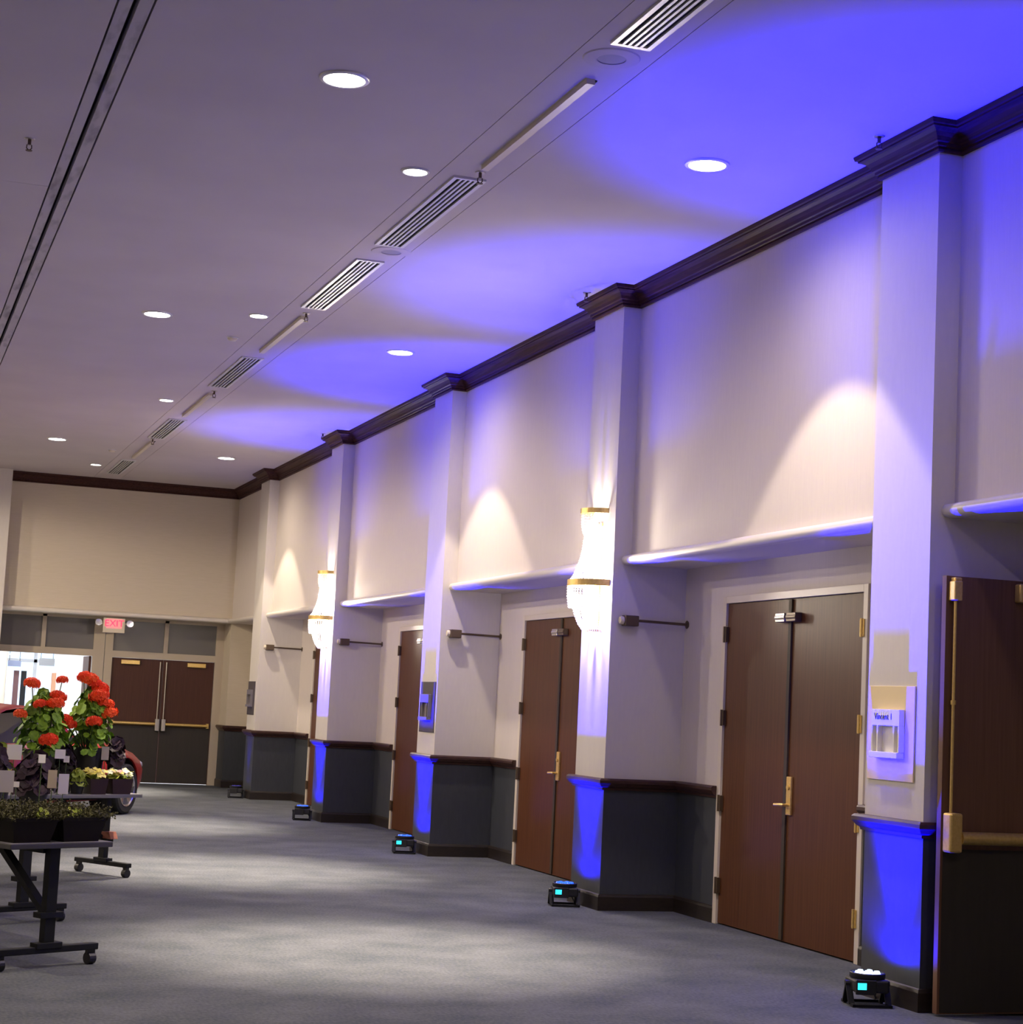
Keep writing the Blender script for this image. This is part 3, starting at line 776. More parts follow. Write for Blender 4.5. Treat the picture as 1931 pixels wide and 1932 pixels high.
# ------------------------------------------------------------------ lobby beyond the open doorway
MBs = MB()
MBs.box(-3, 42.0, 0, 8.2, 42.2, 0.25).box(-3, 42.0, 2.7, 8.2, 42.2, 3.2).box(-3, 42.0, 0.25, 1.2, 42.2, 2.7).box(5.0, 42.0, 0.25, 8.2, 42.2, 2.7)
wf = MBs.build('wall_far', M['lobby_wall']); tag(wf, 'white lobby wall with tall windows beyond the open doorway', 'wall', kind='structure')
o = MB().box(-3, 32.07, 3.0, 8.2, 42.2, 3.1).build('ceiling_lobby', M['lobby_wall']); tag(o, 'white lobby ceiling beyond the open doorway', 'ceiling', kind='structure')
o = MB().box(-3.1, 32.07, 0, -3, 42.2, 3.1).build('wall_lobby_left', M['lobby_wall']); tag(o, 'left side wall of the lobby', 'wall', kind='structure')
o = MB().box(8.2, 32.07, 0, 8.3, 42.2, 3.1).build('wall_lobby_right', M['lobby_wall']); tag(o, 'right side wall of the lobby', 'wall', kind='structure')
o = MB().box(3.36, 36.0, 0, 6.2, 36.2, 3.0).build('wall_lobby_middle', M['lobby_wall']); tag(o, 'brilliant white wall filling the right of the open doorway', 'wall', kind='structure')
win = thing('window_1', (0, 42.1, 0), 'tall lobby window with pale mullions seen through the open doorway', 'window', kind='structure')
fr = MB().box(1.2, -0.03, 0.25, 5.0, 0.03, 0.32).box(1.2, -0.03, 2.62, 5.0, 0.03, 2.70).box(1.2, -0.03, 2.05, 5.0, 0.03, 2.12)
for x in (1.2, 1.95, 2.7, 3.45, 4.2, 4.93): fr.box(x, -0.03, 0.25, x+0.07, 0.03, 2.70)
fr.build('window_frame', M['lobby_wall'], win)
gl = mat('window_glass', (0.9, 0.95, 1.0), 0.02, trans=1.0)
for x in (1.27, 2.02, 2.77, 3.52, 4.27):
    MB().box(x, -0.004, 0.32, x+0.68, 0.004, 2.05).build('pane', gl, win)
    MB().box(x, -0.004, 2.12, x+0.68, 0.004, 2.62).build('pane', gl, win)
t = thing('lobby_column', (2.58, 39.2, 0), 'cream round column at the left edge of the lobby view', 'column')
MB().lathe([(0.14, 0), (0.14, 0.12), (0.11, 0.14), (0.11, 2.85), (0.14, 2.9), (0.14, 3.0)], 20).build('shaft', M['frame'], t, smooth=True)
for x, y, z, w_, h_, m_, l in ((2.86, 39.6, 1.98, 0.13, 0.06, 'tag_lilac', 'blue-grey hanging sign on the left of the lobby view'), (3.42, 38.6, 2.03, 0.15, 0.075, 'tag_grey', 'grey hanging sign in the middle of the lobby view')):
    t = thing('hanging_sign', (x, y, z), l, 'sign')
    MB().box(-w_, -0.02, -h_, w_, 0.02, h_).build('panel', mat('sign_panel', (0.16, 0.19, 0.30) if m_ == 'tag_lilac' else (0.20, 0.21, 0.23), 0.5), t)
    for s in (-1, 1): MB().tube([(w_*0.8*s, 0, h_), (w_*0.8*s, 0, 3.0-z)], 0.006, 6).build('hanger', M['black_metal'], t)
for x, m_, l in ((2.93, 'door', 'dark red-brown banner stand in the lobby'), (3.08, 'black', 'black banner stand next to the red-brown one in the lobby')):
    t = thing('banner_stand', (x, 39.8, 0), l, 'banner')
    MB().box(-0.055, -0.006, 0.05, 0.055, 0.006, 1.84).build('banner', mat('banner_cloth', (0.10, 0.045, 0.05), 0.7) if m_ == 'door' else M['black_metal'], t)
    MB().box(-0.065, -0.10, 0, 0.065, 0.10, 0.05).build('base', M['black_metal'], t)
t = thing('wooden_post', (3.30, 35.6, 0), 'peach coloured wooden post against the white lobby wall', 'post')
MB().box(-0.04, -0.04, 0.03, 0.04, 0.04, 1.80).build('post', mat('peach_wood', (0.55, 0.30, 0.19), 0.6), t, bevel=0.006)
MB().box(-0.09, -0.09, 0, 0.09, 0.09, 0.03).build('base', M['frame'], t)
for i, x in enumerate((0.6, 2.6, 4.6)):
    for j, y in enumerate((33.6, 38.2)):
        t = thing('lobby_ceiling_light', (x, y, 3.0), 'bright square ceiling light in the lobby', 'ceiling light', 'lobby ceiling lights')
        MB().box(-0.32, -0.32, -0.03, 0.32, 0.32, -0.001).build('housing', M['grille'], t)
        MB().box(-0.29, -0.29, -0.034, 0.29, 0.29, -0.0305).build('diffuser', M['lobby_lamp'], t)
        l = bpy.data.lights.new('panel_light', 'AREA'); l.energy = LOBBY_W/6; l.size = 0.55; l.color = (1, 0.98, 0.95)
        lo = bpy.data.objects.new('panel_light', l); COL.objects.link(lo); lo.parent = t; lo.location = (0, 0, -0.05)
t = thing('lamp_track', (3.35, 38.0, 2.28), 'row of tiny bright lamps hanging at the top of the doorway view', 'light')
MB().box(-0.22, -0.012, 0.0, 0.22, 0.012, 0.02).build('rail', M['grille'], t)
for s in (-1, 1): MB().tube([(0.2*s, 0, 0.02), (0.2*s, 0, 0.72)], 0.005, 6).build('hanger', M['grille'], t)
for k in range(7): MB().ball((-0.2+k*0.066, 0, -0.012), 0.026, 8, 5).build('lamp', M['lobby_lamp'], t)

# ------------------------------------------------------------------ tables
TZ = 0.69
M['dark_edge'] = mat('dark_table_edge', (0.045, 0.043, 0.047), 0.5)
def table(px, py, sx, sy, length, label, edge_h=0.030, edge='dark_edge'):
    """end post at (px,py); (sx,sy) runs across the table, the table extends along (-sy,sx)"""
    rz = math.atan2(sy, sx)
    t = thing('rolling_table', (px, py, 0), label, 'table', 'rolling display tables', rz)
    # local: x across, y along
    W2 = 0.34
    MB().box(-W2, -0.09, TZ-edge_h, W2, length, TZ-0.002).build('top_core', M[edge], t, bevel=0.004)
    MB().box(-W2+0.002, -0.088, TZ-0.0018, W2-0.002, length-0.002, TZ).build('tabletop', M['table_top'], t)
    MB().box(-0.05, 0.02, TZ-edge_h-0.035, 0.05, length-0.12, TZ-edge_h).build('spine', M['black_metal'], t)
    for y, s in ((0.0, 1), (length-0.1, -1)):
        MB().box(-0.033, y-0.025, 0.12, 0.033, y+0.025, TZ-edge_h-0.002).build('leg', M['black_metal'], t)
        ft = MB().box(-0.335, y-0.028, 0.082, 0.335, y+0.028, 0.118).box(-0.085, y-0.034, 0.105, 0.085, y+0.034, 0.140).build('foot', M['black_metal'], t, bevel=0.004)
        for q in (-0.30, 0.30):
            MB().tube([(q-0.022, y, 0.034), (q+0.022, y, 0.034)], 0.034, 14).box(q-0.026, y-0.012, 0.055, q+0.026, y+0.012, 0.084).build('caster', M['black'], ft)
        MB().bar((0, y+0.03*s, 0.30), (0, y+0.50*s, TZ-edge_h-0.03), 0.05, 0.035).build('brace', M['black_metal'], t)
        MB().box(-0.075, y-0.036, 0.275, 0.075, y+0.036, 0.305).build('collar', M['black_metal'], t)
    return t
A_S = (0.868, 0.497)
table(1.06, 10.72, *A_S, 1.75, 'black wheeled table nearest the viewpoint holding brown planters')
table(1.08, 12.68, *A_S, 1.75, 'black wheeled table standing behind the nearest one')
C_S = (0.548, -0.836)
C_A = (0.836, 0.548)
def tableC():
    # across = (0.548,-0.836); along must run to (-0.836,-0.548): turn half round
    return table(2.0, 16.05, -0.548, 0.836, 1.75, 'far wheeled table with silver edge carrying the red geraniums', edge='silver')
tC = tableC()
MB().prism([(-0.13, 0.0), (0.13, 0.0), (0.10, 0.022), (0.02, 0.055), (-0.10, 0.060)], -0.040, 0.040, 'y').build('lever', M['rust'], tC, bevel=0.004, label='rust coloured wooden lever')
[o for o in tC.children if o.name.startswith('lever')][0].location = (0, 0, 0.302)

# ------------------------------------------------------------------ plants
def leaf_mesh(name, r, m, lobes=7, cup=0.25):
    n = lobes*2; vs = [(0, 0, 0)]; fs = []
    for k in range(n):
        a = 2*PI*k/n
        rr = r*(1.0 if k % 2 == 0 else 0.88)
        vs.append((rr*math.cos(a), rr*math.sin(a), r*cup*(0.6+0.4*math.cos(2*a))))
    for k in range(n): fs.append((0, 1+k, 1+(k+1) % n))
    return MB().add(vs, fs).mesh(name, m)
def flower_mesh(name, r, m, n=5):
    """small flat five-petalled bloom"""
    mb = MB()
    for k in range(n):
        a = 2*PI*k/n
        d = Vector((math.cos(a), math.sin(a), 0)); e = Vector((-d.y, d.x, 0))
        mb.add([Vector((0, 0, 0)), d*r*0.6+e*r*0.42+Vector((0, 0, r*0.22)), d*r+Vector((0, 0, r*0.10)), d*r*0.6-e*r*0.42+Vector((0, 0, r*0.22))], [(0, 3, 2, 1)])
    return mb.mesh(name, m)
def truss_mesh(R, m, seed):
    """geranium head: a dome of many small five-petalled florets"""
    rd = random.Random(seed); mb = MB(); n = 46
    for k in range(n):
        z = 1-1.55*(k+0.5)/n; a = k*2.39996
        q = math.sqrt(max(0, 1-z*z))
        nrm = Vector((q*math.cos(a), q*math.sin(a), z*0.8)).normalized()
        c = Vector((nrm.x*R, nrm.y*R, nrm.z*R*0.66))*rd.uniform(0.86, 1.08)
        u = nrm.cross(Vector((0.3, 0.5, 0.8))).normalized(); v = nrm.cross(u); r = R*rd.uniform(0.30, 0.40)
        for j in range(5):
            b = 2*PI*j/5+a
            d = u*math.cos(b)+v*math.sin(b); e = -u*math.sin(b)+v*math.cos(b)
            mb.add([c, c+d*r*0.65+e*r*0.42+nrm*r*0.25, c+d*r+nrm*r*0.12, c+d*r*0.65-e*r*0.42+nrm*r*0.25], [(0, 1, 2, 3)])
    mb.ball((0, 0, 0), R*0.72, 8, 6, 0.66)
    return mb.mesh('flower_head', m)
LEAFS = [leaf_mesh('leaf', r, M['leaf'], 8, c_) for r, c_ in ((0.037, 0.25), (0.046, 0.18), (0.031, 0.32))]
PURPLE = [leaf_mesh('leaf', r, M['leaf_purple'], 7, 0.3) for r in (0.040, 0.050, 0.034)]
LIME = [leaf_mesh('leaf', r, M['leaf_lime'], 6, 0.25) for r in (0.026, 0.034)]
HEADS = [truss_mesh(R, M['petal_red'], k) for k, R in enumerate((0.056, 0.066, 0.046))]
def aim(d):  # euler that turns +z toward d
    return Vector(d).to_track_quat('Z', 'Y').to_euler()

def pot(parent, r0, r1, h, m, rim=True):
    prof = [(0.0005, 0.0), (r0, 0.0), (r1, h-0.03)] + ([(r1+0.008, h-0.03), (r1+0.010, h), (r1-0.004, h), (r1-0.008, h-0.02)] if rim else [(r1, h), (r1-0.006, h-0.01)])
    MB().lathe(prof, 24).build('pot', m, parent, smooth=True)
    MB().lathe([(0.0005, h-0.022), (r1*0.6, h-0.018), (r1-0.006, h-0.024)], 16).build('soil', M['soil'], parent)

def geranium(x, y, z, label, n, rx, hz, pr, ph, heads, seed, lean=0.0):
    rd = random.Random(seed)
    t = thing('geranium', (x, y, z), label, 'plant', 'red geraniums in black pots')
    pot(t, pr*0.78, pr, ph, M['black'])
    mb = MB()
    for hx, hy, hzz, s in heads:   # flower stalks
        mb.tube([(hx*0.15, hy*0.15, ph-0.03), (hx*0.65, hy*0.65, ph+(hzz-ph)*0.5), (hx, hy, hzz-0.02)], 0.004, 5)
    for k in range(9):
        a = 2*PI*k/9
        mb.tube([(0.02*math.cos(a), 0.02*math.sin(a), ph-0.03), (rx*0.5*math.cos(a), rx*0.5*math.sin(a), ph+hz*rd.uniform(0.25, 0.7))], 0.006, 5)
    mb.build('stems', M['stem'], t)['kind'] = 'stuff'
    for k in range(n):
        # dome: wide at the pot, narrow at the top
        u = rd.random()**0.75; a = rd.uniform(0, 2*PI)
        rad = rx*math.sqrt(max(0.02, 1-u**1.6))*rd.uniform(0.55, 1.0)
        zz = ph - 0.04 + (hz+0.04)*u
        c = Vector((rad*math.cos(a)+lean*u, rad*math.sin(a), zz))
        d = Vector((math.cos(a)*0.9, math.sin(a)*0.9, rd.uniform(0.25, 1.2)))+Vector((rd.uniform(-.4, .4), rd.uniform(-.4, .4), 0))
        part('leaf', rd.choice(LEAFS), t, c, aim(d), rd.uniform(0.85, 1.25))
    for k, (hx, hy, hzz, s) in enumerate(heads):
        part('flower_head', HEADS[(k+seed) % 3], t, (hx, hy, hzz), (rd.uniform(-.25, .25), rd.uniform(-.25, .25), rd.uniform(0, 6)), s)
    return t
# positions on the far table (its centre line runs back to the left from (2.0,16.05))
geranium(1.795, 16.02, TZ, 'tall geranium thick with red blooms, nearer the end doors', 230, 0.215, 0.50, 0.155, 0.36,
    [(-0.065, -0.05, 0.955, 1.0), (-0.02, -0.05, 0.935, 1.05), (0.03, -0.06, 0.90, 1.2), (0.075, -0.05, 0.86, 1.2), (0.06, -0.12, 0.80, 1.15), (0.10, -0.08, 0.745, 1.15),
     (0.145, -0.05, 0.735, 0.95), (0.155, -0.06, 0.655, 1.1), (-0.205, -0.12, 0.590, 1.25), (0.025, -0.21, 0.585, 1.1), (-0.17, -0.14, 0.545, 0.9)], 3, 0.02)
geranium(1.385, 15.66, TZ, 'geranium with scattered red blooms against the bright doorway', 240, 0.235, 0.46, 0.135, 0.34,
    [(-0.105, -0.05, 0.875, 1.35), (0.135, 0.0, 0.915, 0.8), (0.11, -0.03, 0.78, 0.95), (0.145, -0.02, 0.77, 0.75), (0.085, -0.10, 0.72, 1.2), (-0.04, -0.16, 0.715, 0.75),
     (-0.185, -0.12, 0.625, 1.1), (0.04, -0.24, 0.43, 1.25)], 5)

def bushy(x, y, z, name, label, leaves, n, rx, hz, pr, ph, seed, cat='plant', potm='black', group=None):
    rd = random.Random(seed)
    t = thing(name, (x, y, z), label, cat, group)
    pot(t, pr*0.75, pr, ph, M[potm])
    mb = MB()
    for k in range(8):
        a = 2*PI*k/8+0.3
        mb.tube([(0.01*math.cos(a), 0.01*math.sin(a), ph-0.03), (rx*0.6*math.cos(a), rx*0.6*math.sin(a), ph+hz*0.6)], 0.004, 5)
    mb.build('stems', M['stem'], t)['kind'] = 'stuff'
    for k in range(n):
        u = rd.random(); a = rd.uniform(0, 2*PI)
        rad = rx*math.sqrt(max(0.03, 1-u**2))*rd.uniform(0.5, 1.0)
        c = Vector((rad*math.cos(a), rad*math.sin(a), ph-0.03+(hz+0.03)*u))
        d = Vector((math.cos(a), math.sin(a), rd.uniform(0.1, 1.3)))
        part('leaf', rd.choice(leaves), t, c, aim(d), rd.uniform(0.8, 1.3))
    return t
# dark heucheras
G = 'dark purple heucheras'
bushy(1.121, 12.93, TZ, 'heuchera', 'dark purple heuchera clump behind the brown planters, left of the lilac card', PURPLE, 130, 0.145, 0.20, 0.10, 0.19, 21, group=G)
bushy(0.855, 13.12, TZ, 'heuchera', 'dark purple heuchera behind the large grey card', PURPLE, 80, 0.11, 0.15, 0.09, 0.28, 22, group=G)
bushy(2.035, 15.97, TZ, 'heuchera', 'dark purple heuchera in front of the red car fender', PURPLE, 60, 0.075, 0.15, 0.065, 0.28, 24, group=G)
bushy(1.60, 15.76, TZ, 'heuchera', 'dark heuchera squeezed between the two geranium pots', PURPLE, 70, 0.075, 0.14, 0.075, 0.22, 25, group=G)
# lime seedlings
bushy(1.690, 15.57, TZ, 'seedling_pot', 'low green seedlings left of the yellow primroses', LIME, 50, 0.075, 0.085, 0.06, 0.10, 31)
bushy(0.93, 13.46, TZ, 'lime_plant', 'lime green leafy plant left of the white card', LIME, 70, 0.10, 0.18, 0.08, 0.26, 32)
# terracotta pot
bushy(0.77, 13.62, TZ, 'terracotta_plant', 'plant in a tall terracotta pot at the left end of the second table', LIME, 40, 0.09, 0.08, 0.085, 0.45, 33, potm='terracotta')

# primrose trays
FY = [flower_mesh('flower', 0.026, M['petal_yellow']), flower_mesh('flower', 0.030, M['petal_yellow'])]
FP = [flower_mesh('flower', 0.028, M['petal_pale'])]
FK = [flower_mesh('flower', 0.024, M['petal_pink'])]
def tray(x, y, rz, w, l, h, label, n, mix, seed, group):
    rd = random.Random(seed)
    t = thing('primrose_trough', (x, y, TZ), label, 'planter', group, rz)
    # tapered trough
    wt, lt = w/2, l/2; wb_, lb = wt*0.82, lt*0.92
    vs = [(-wb_, -lb, 0), (wb_, -lb, 0), (wb_, lb, 0), (-wb_, lb, 0), (-wt, -lt, h), (wt, -lt, h), (wt, lt, h), (-wt, lt, h),
          (-wt+0.008, -lt+0.008, h), (wt-0.008, -lt+0.008, h), (wt-0.008, lt-0.008, h), (-wt+0.008, lt-0.008, h),
          (-wt+0.012, -lt+0.012, h-0.025), (wt-0.012, -lt+0.012, h-0.025), (wt-0.012, lt-0.012, h-0.025), (-wt+0.012, lt-0.012, h-0.025)]
    q = lambda a, b: [(a+i, a+(i+1) % 4, b+(i+1) % 4, b+i) for i in range(4)]
    MB().add(vs, [(3, 2, 1, 0)]+q(0, 4)+q(4, 8)+q(8, 12)).build('trough', M['planter_red'], t)
    MB().add(vs[12:], [(0, 1, 2, 3)]).build('soil', M['soil'], t)
    for k in range(int(n*0.9)):
        part('leaf', rd.choice(LIME), t, (rd.uniform(-wt, wt)*0.95, rd.uniform(-lt, lt)*0.95, h+rd.uniform(0.0, 0.025)), aim((rd.uniform(-1, 1), rd.uniform(-1, 1), 1.2)), rd.uniform(0.7, 1.1))
    for k in range(n):
        part('flower', rd.choice(mix), t, (rd.uniform(-wt, wt)*0.95, rd.uniform(-lt, lt)*0.97, h+rd.uniform(0.02, 0.065)), aim((rd.uniform(-.5, .5), rd.uniform(-1.2, .2), 1.0)), rd.uniform(0.85, 1.25))
    return t
rzt = math.atan2(0.548, 0.836) + 0.0
tray(1.838, 15.670, rzt-0.25, 0.160, 0.20, 0.125, 'oxblood trough of yellow primroses on the silver-edged table, left of its pair', 36, FY+FY+FK, 41, 'primrose troughs')
tray(2.045, 15.800, rzt-0.25, 0.190, 0.20, 0.125, 'oxblood trough of pale cream and yellow primroses by the red car', 40, FP+FY+FP+FK, 42, 'primrose troughs')

# brown heather planters on the nearest table
def heather_planter(cx, cy, rz, label, seed):
    rd = random.Random(seed)
    t = thing('heather_planter', (cx, cy, TZ), label, 'planter', 'brown heather planters', rz)
    w, l, h = 0.146, 0.20, 0.135
    vs = []
    for k, (sw, sl, zz) in enumerate(((0.80, 0.9, 0), (1.0, 1.0, h-0.02), (1.04, 1.03, h-0.02), (1.05, 1.04, h), (0.96, 0.97, h), (0.95, 0.96, h-0.025))):
        vs += [(-w*sw, -l*sl, zz), (w*sw, -l*sl, zz), (w*sw, l*sl, zz), (-w*sw, l*sl, zz)]
    fs = [(3, 2, 1, 0)]
    for k in range(5): fs += [(4*k+i, 4*k+(i+1) % 4, 4*k+4+(i+1) % 4, 4*k+4+i) for i in range(4)]
    MB().add(vs, fs).build('trough', M['planter'], t)
    MB().add([(-w*.95, -l*.96, h-.025), (w*.95, -l*.96, h-.025), (w*.95, l*.96, h-.025), (-w*.95, l*.96, h-.025)], [(0, 1, 2, 3)]).build('soil', M['soil'], t)
    mb = MB()
    for k in range(520):
        x, y = rd.uniform(-w, w), rd.uniform(-l, l)
        e = 1-0.5*(abs(x)/w)**2.2
        hh = rd.uniform(0.045, 0.120)*e
        lean = Vector((x*0.5+rd.uniform(-.035, .035), y*0.30+rd.uniform(-.035, .035), hh))
        b = Vector((x*0.93, y*0.93, h-0.03)); s = Vector((rd.uniform(-1, 1), rd.uniform(-1, 1), 0)).normalized()*0.003
        mb.add([b-s, b+s, b+lean], [(0, 1, 2)])
        for j in range(7):
            q = b+lean*rd.uniform(0.3, 1.0); d = Vector((rd.uniform(-1, 1), rd.uniform(-1, 1), rd.uniform(-.2, .8))).normalized()*rd.uniform(0.010, 0.020)
            n_ = d.cross(Vector((rd.uniform(-1, 1), rd.uniform(-1, 1), 0.3))).normalized()*0.005
            mb.add([q, q+d*0.6+n_, q+d, q+d*0.6-n_], [(0, 1, 2, 3)])
    mb.build('foliage', M['heather'], t)['kind'] = 'stuff'
    for k in range(10):
        part('leaf', rd.choice(LIME), t, (0.045+rd.uniform(-.045, .045) if seed == 51 else -0.06+rd.uniform(-.05, .05), -l*0.95+rd.uniform(-0.01, 0.03), h+rd.uniform(0.005, 0.05)), aim((rd.uniform(-.6, .6), -1, 0.6)), rd.uniform(0.5, 0.8) if seed == 51 else rd.uniform(0.3, 0.5))
    return t
rzA = math.atan2(A_S[1], A_S[0])
def onA(u, v): return (1.06+A_S[0]*u-A_S[1]*v, 10.72+A_S[1]*u+A_S[0]*v)
heather_planter(*onA(0.163, 0.15), rzA, 'brown heather planter at the corner of the nearest table', 52)
heather_planter(*onA(-0.163, 0.15), rzA, 'brown heather planter with a yellow-green tuft, cut by the picture edge', 51)
heather_planter(*onA(-0.163, 0.72), rzA, 'brown heather planter in the second row on the nearest table', 53)

# card labels on stakes
def card(x, y, z, w, h, m, rz, tilt, label, stake=0.08):
    t = thing('plant_tag', (x, y, z), label, 'tag', None, rz)
    MB().box(-w/2, -0.0015, stake, w/2, 0.0015, stake+h).build('card', M[m], t)
    MB().tube([(0, 0.004, 0.004), (0, 0.004, stake+h*0.5)], 0.003, 5).build('stake', M['stem'], t)
    MB().box(-0.012, -0.008, 0.0, 0.012, 0.016, 0.004).build('foot', M['stem'], t)
    return t
card(1.134, 11.15, TZ, 0.060, 0.116, 'tag_lilac', 0.15, 0.0, 'lilac white upright card standing behind the corner planter', 0.240)
card(1.075, 11.22, TZ, 0.052, 0.105, 'tag_tan', -0.15, 0.0, 'tan folded card just left of the lilac one', 0.268)
card(0.800, 11.14, TZ, 0.105, 0.125, 'tag_grey', 0.1, 0.0, 'large grey card at the left edge of the nearest table', 0.240)
card(0.872, 11.21, TZ, 0.034, 0.032, 'tag_white', 0.0, 0.0, 'small white tag right of the large grey card', 0.268)
card(0.990, 13.10, TZ, 0.100, 0.102, 'tag_white', 0.0, 0.0, 'square white card left of the geraniums', 0.352)
card(1.146, 12.76, TZ, 0.046, 0.056, 'tag_white', 0.0, 0.0, 'narrow cream tag on the dark heuchera', 0.350)
card(1.520, 15.37, TZ, 0.085, 0.074, 'tag_white', 0.2, 0.0, 'white card standing between the two geranium pots', 0.285)
card(1.578, 15.42, TZ, 0.046, 0.052, 'tag_white', 0.0, 0.0, 'tiny white tag below the white card between the geranium pots', 0.255)
card(1.935, 15.86, TZ, 0.060, 0.110, 'tag_grey', -0.2, 0.0, 'grey tag standing between geranium pot and heuchera', 0.270)

# ------------------------------------------------------------------ car
def car():
    h = 0.585 + PI/2*0  # placeholder angle, replaced below
    t = thing('car', (0, 0, 0), 'low red coupe parked behind the plant tables, front wheel showing', 'car')
    # stations along local x (front = +x): (x, half width at sill, half width at belt, z sill, z belt, z centre)
    st = [(-2.18, 0.62, 0.62, 0.42, 0.78, 0.80), (-2.08, 0.76, 0.72, 0.30, 0.86, 0.89), (-1.6, 0.86, 0.78, 0.22, 0.90, 0.95), (-0.9, 0.88, 0.80, 0.20, 0.90, 0.96),
          (0.0, 0.88, 0.81, 0.19, 0.88, 0.95), (0.7, 0.88, 0.80, 0.19, 0.87, 0.93), (1.3, 0.88, 0.77, 0.20, 0.84, 0.89), (1.75, 0.85, 0.70, 0.22, 0.77, 0.81), (2.05, 0.74, 0.60, 0.28, 0.68, 0.71), (2.16, 0.58, 0.50, 0.36, 0.60, 0.62)]
    mb = MB(); ring = []
    for (x, ws, wb2, z0, z1, zc) in st:
        zm = z0+(z1-z0)*0.55
        half = [(0.0, z0), (ws*0.85, z0), (ws*0.97, z0+0.06), (ws, zm-0.08), (ws*1.005, zm+0.04), (ws*0.985, z1-0.11), (wb2+0.03, z1-0.02), (wb2*0.75, (z1+zc)/2+0.005), (wb2*0.35, zc), (0.0, zc+0.005)]
        full = half + [(-y, z) for y, z in half[-2:0:-1]]
        ring.append(len(mb.v)); mb.v += [(x, y, z) for y, z in full]
    n = 18
    for a, b in zip(ring, ring[1:]):
        for k in range(n): mb.f.append((a+k, a+(k+1) % n, b+(k+1) % n, b+k))
    mb.f.append(tuple(ring[0]+k for k in range(n))); mb.f.append(tuple(ring[-1]+k for k in range(n-1, -1, -1)))
    body = mb.build('body', M['car_red'], t, smooth=True)
    # wheel wells cut out
    cut = MB()
    for x in (-1.32, 1.32):
        for s in (-1, 1): cut.tube([(x, 0.52*s, 0.33), (x, 1.1*s, 0.33)], 0.375, 28)
    co = cut.build('well_cutter', M['black']); 
    bo = body.modifiers.new('wells', 'BOOLEAN'); bo.object = co; bo.operation = 'DIFFERENCE'; bo.solver = 'EXACT'
    bpy.context.view_layer.update()
    me = bpy.data.meshes.new_from_object(body.evaluated_get(bpy.context.evaluated_depsgraph_get()))
    body.modifiers.clear(); body.data = me; bpy.data.objects.remove(co)
    soft(body, 35)
    for x in (-1.32, 1.32):
        for s in (-1, 1):
            w_ = MB().lathe([(0.368, 0.0), (0.368, -0.30), (0.0005, -0.30)], 24).build('wheel_well', M['black'], t); w_.location = (x, 0.84*s, 0.33); w_.rotation_euler = (-PI/2*s, 0, 0)
    # greenhouse: roof and glass
    gs = [(-1.75, 0.60, 0.93, 0.02), (-0.95, 0.58, 1.22, 1.0), (-0.35, 0.58, 1.275, 1.0), (0.10, 0.57, 1.25, 1.0), (0.95, 0.66, 0.925, 0.02)]
    def sect(x, w_, z, base): return [(x, -0.76 if base else -w_, z)]
    rf = MB(); o0 = []
    for (x, w_, z, _) in ((-1.55, 0.55, 1.22, 0), (-1.3, 0.57, 1.30, 0), (-1.0, 0.575, 1.33, 0), (-0.7, 0.57, 1.32, 0), (-0.50, 0.555, 1.285, 0)):
        o0.append(len(rf.v)); rf.v += [(x, -w_, z-0.045), (x, -w_*0.93, z-0.012), (x, -w_*0.5, z), (x, w_*0.5, z), (x, w_*0.93, z-0.012), (x, w_, z-0.045), (x, 0, z-0.06)]
    for a, b in zip(o0, o0[1:]):
        for k in range(7): rf.f.append((a+k, a+(k+1) % 7, b+(k+1) % 7, b+k))
    rf.f.append(tuple(o0[0]+k for k in range(7))); rf.f.append(tuple(o0[-1]+k for k in range(6, -1, -1)))
    rf.build('roof', M['car_red'], t, smooth=True)
    T = lambda x, y, z: (x, y, z)
    ws_ = [T(0.30, -0.68, 0.91), T(0.30, 0.68, 0.91), T(-0.50, 0.545, 1.275), T(-0.50, -0.545, 1.275), T(0.38, 0, 0.92), T(-0.48, 0, 1.28)]
    MB().add(ws_, [(0, 4, 5, 3), (4, 1, 2, 5)]).build('windshield', M['car_glass'], t)
    MB().add([T(-1.55, -0.54, 1.21), T(-1.55, 0.54, 1.21), T(-2.05, 0.60, 0.87), T(-2.05, -0.60, 0.87)], [(0, 1, 2, 3)]).build('rear_window', M['car_glass'], t)
    for s in (-1, 1):
        MB().add([T(0.22, 0.745*s, 0.89), T(-0.55, 0.568*s, 1.265), T(-1.48, 0.560*s, 1.215), T(-1.90, 0.700*s, 0.90), T(-0.9, 0.785*s, 0.89)], [(0, 1, 2, 3, 4)]).build('side_window', M['car_glass'], t)
        MB().bar((0.30, 0.70*s, 0.90), (-0.52, 0.555*s, 1.285), 0.05, 0.035).build('pillar', M['car_red'], t)
        MB().bar((-1.50, 0.555*s, 1.24), (-2.02, 0.66*s, 0.885), 0.11, 0.035).build('pillar', M['car_red'], t)
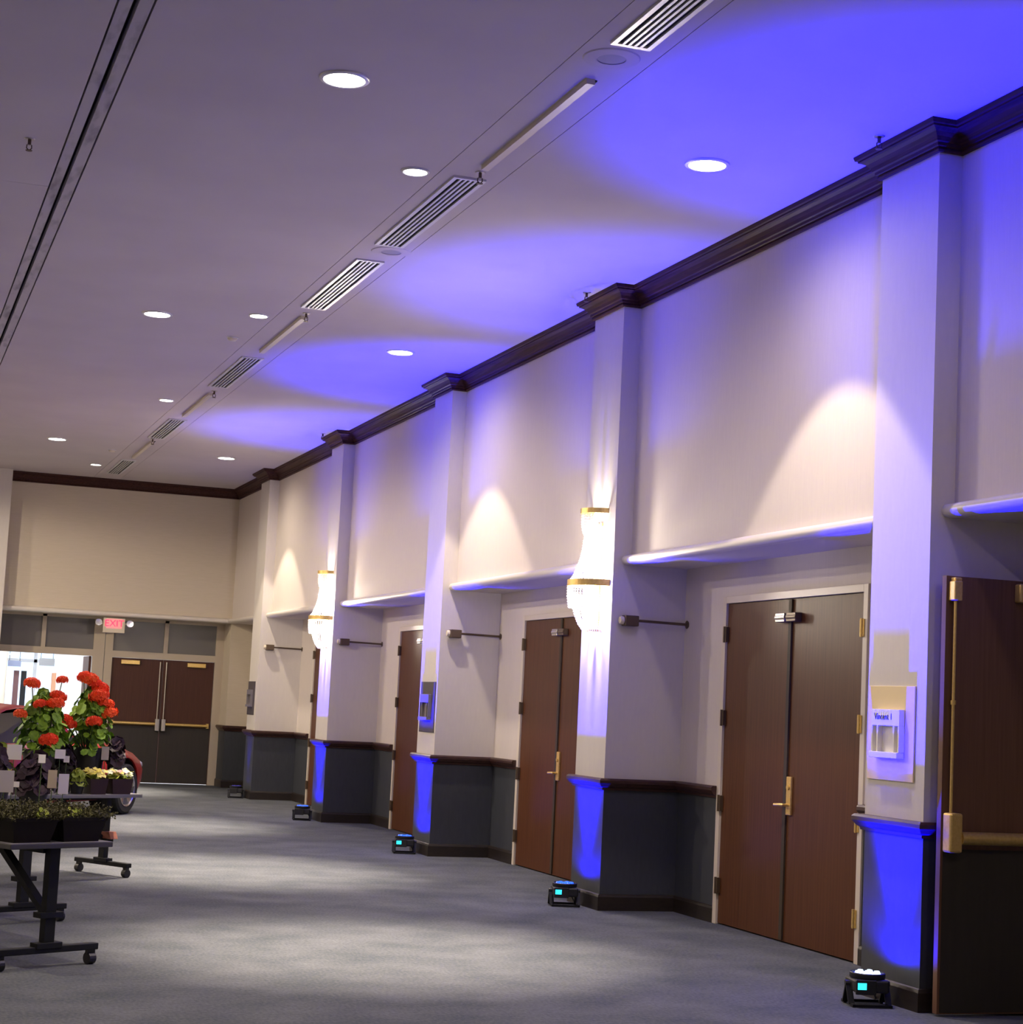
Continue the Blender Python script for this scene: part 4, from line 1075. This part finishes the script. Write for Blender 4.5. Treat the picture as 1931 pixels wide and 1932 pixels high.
        MB().ball((0.05, 0.90*s, 0.94), 0.085, 10, 6, 0.75).build('mirror', M['car_red'], t, smooth=True)
        # headlight and tail light
        MB().ball((1.93, 0.66*s, 0.60), 0.13, 12, 8, 0.55).build('headlight', M['lens'], t, smooth=True)
        MB().box(-2.17, (0.40 if s > 0 else -0.66), 0.62, -2.11, (0.66 if s > 0 else -0.40), 0.72).build('tail_light', M['exit_red'], t)
        MB().box(-0.95, 0.868*s-0.012, 0.70, -0.77, 0.868*s+0.028, 0.725).build('door_handle', M['chrome'], t)
        for x in (1.32, -1.32):
            wh = bpy.data.objects.new('wheel', None); COL.objects.link(wh); wh.parent = t; wh.location = (x, 0.79*s, 0.315); wh.rotation_euler = (-PI/2*s, 0, 0)
            tm = MB().lathe([(0.215, -0.10), (0.285, -0.105), (0.310, -0.085), (0.316, 0.0), (0.310, 0.085), (0.285, 0.105), (0.215, 0.10), (0.215, -0.10)], 36)
            tm.build('tyre', M['tyre'], wh, smooth=True)
            MB().lathe([(0.216, 0.105), (0.200, 0.098), (0.195, 0.0), (0.200, -0.09), (0.0005, -0.09)], 36).build('rim', M['chrome'], wh, smooth=True)
            MB().lathe([(0.0005, 0.075), (0.040, 0.072), (0.055, 0.055), (0.055, 0.0)], 18).build('hub', M['chrome'], wh, smooth=True)
            for k in range(5):
                a = 2*PI*k/5 + 0.3
                MB().bar((0.03*math.cos(a), 0.03*math.sin(a), 0.055), (0.205*math.cos(a), 0.205*math.sin(a), 0.080), 0.062, 0.03).build('spoke', M['chrome'], wh)
    MB().box(2.06, -0.42, 0.40, 2.17, 0.42, 0.52).build('grille', M['black'], t)
    return t
cr_o = car()
HX, HY = 0.54, 0.842        # heading
cr_o.rotation_euler = (0, 0, math.atan2(HY, HX))
# right side = (HY,-HX); front right wheel face stands near (3.2, 23.75)
cr_o.location = (3.19 - HX*1.32 - HY*0.88, 23.75 - HY*1.32 + HX*0.88, 0)

# low trough of small red flowers and the dark stand below it, behind the display at its left end
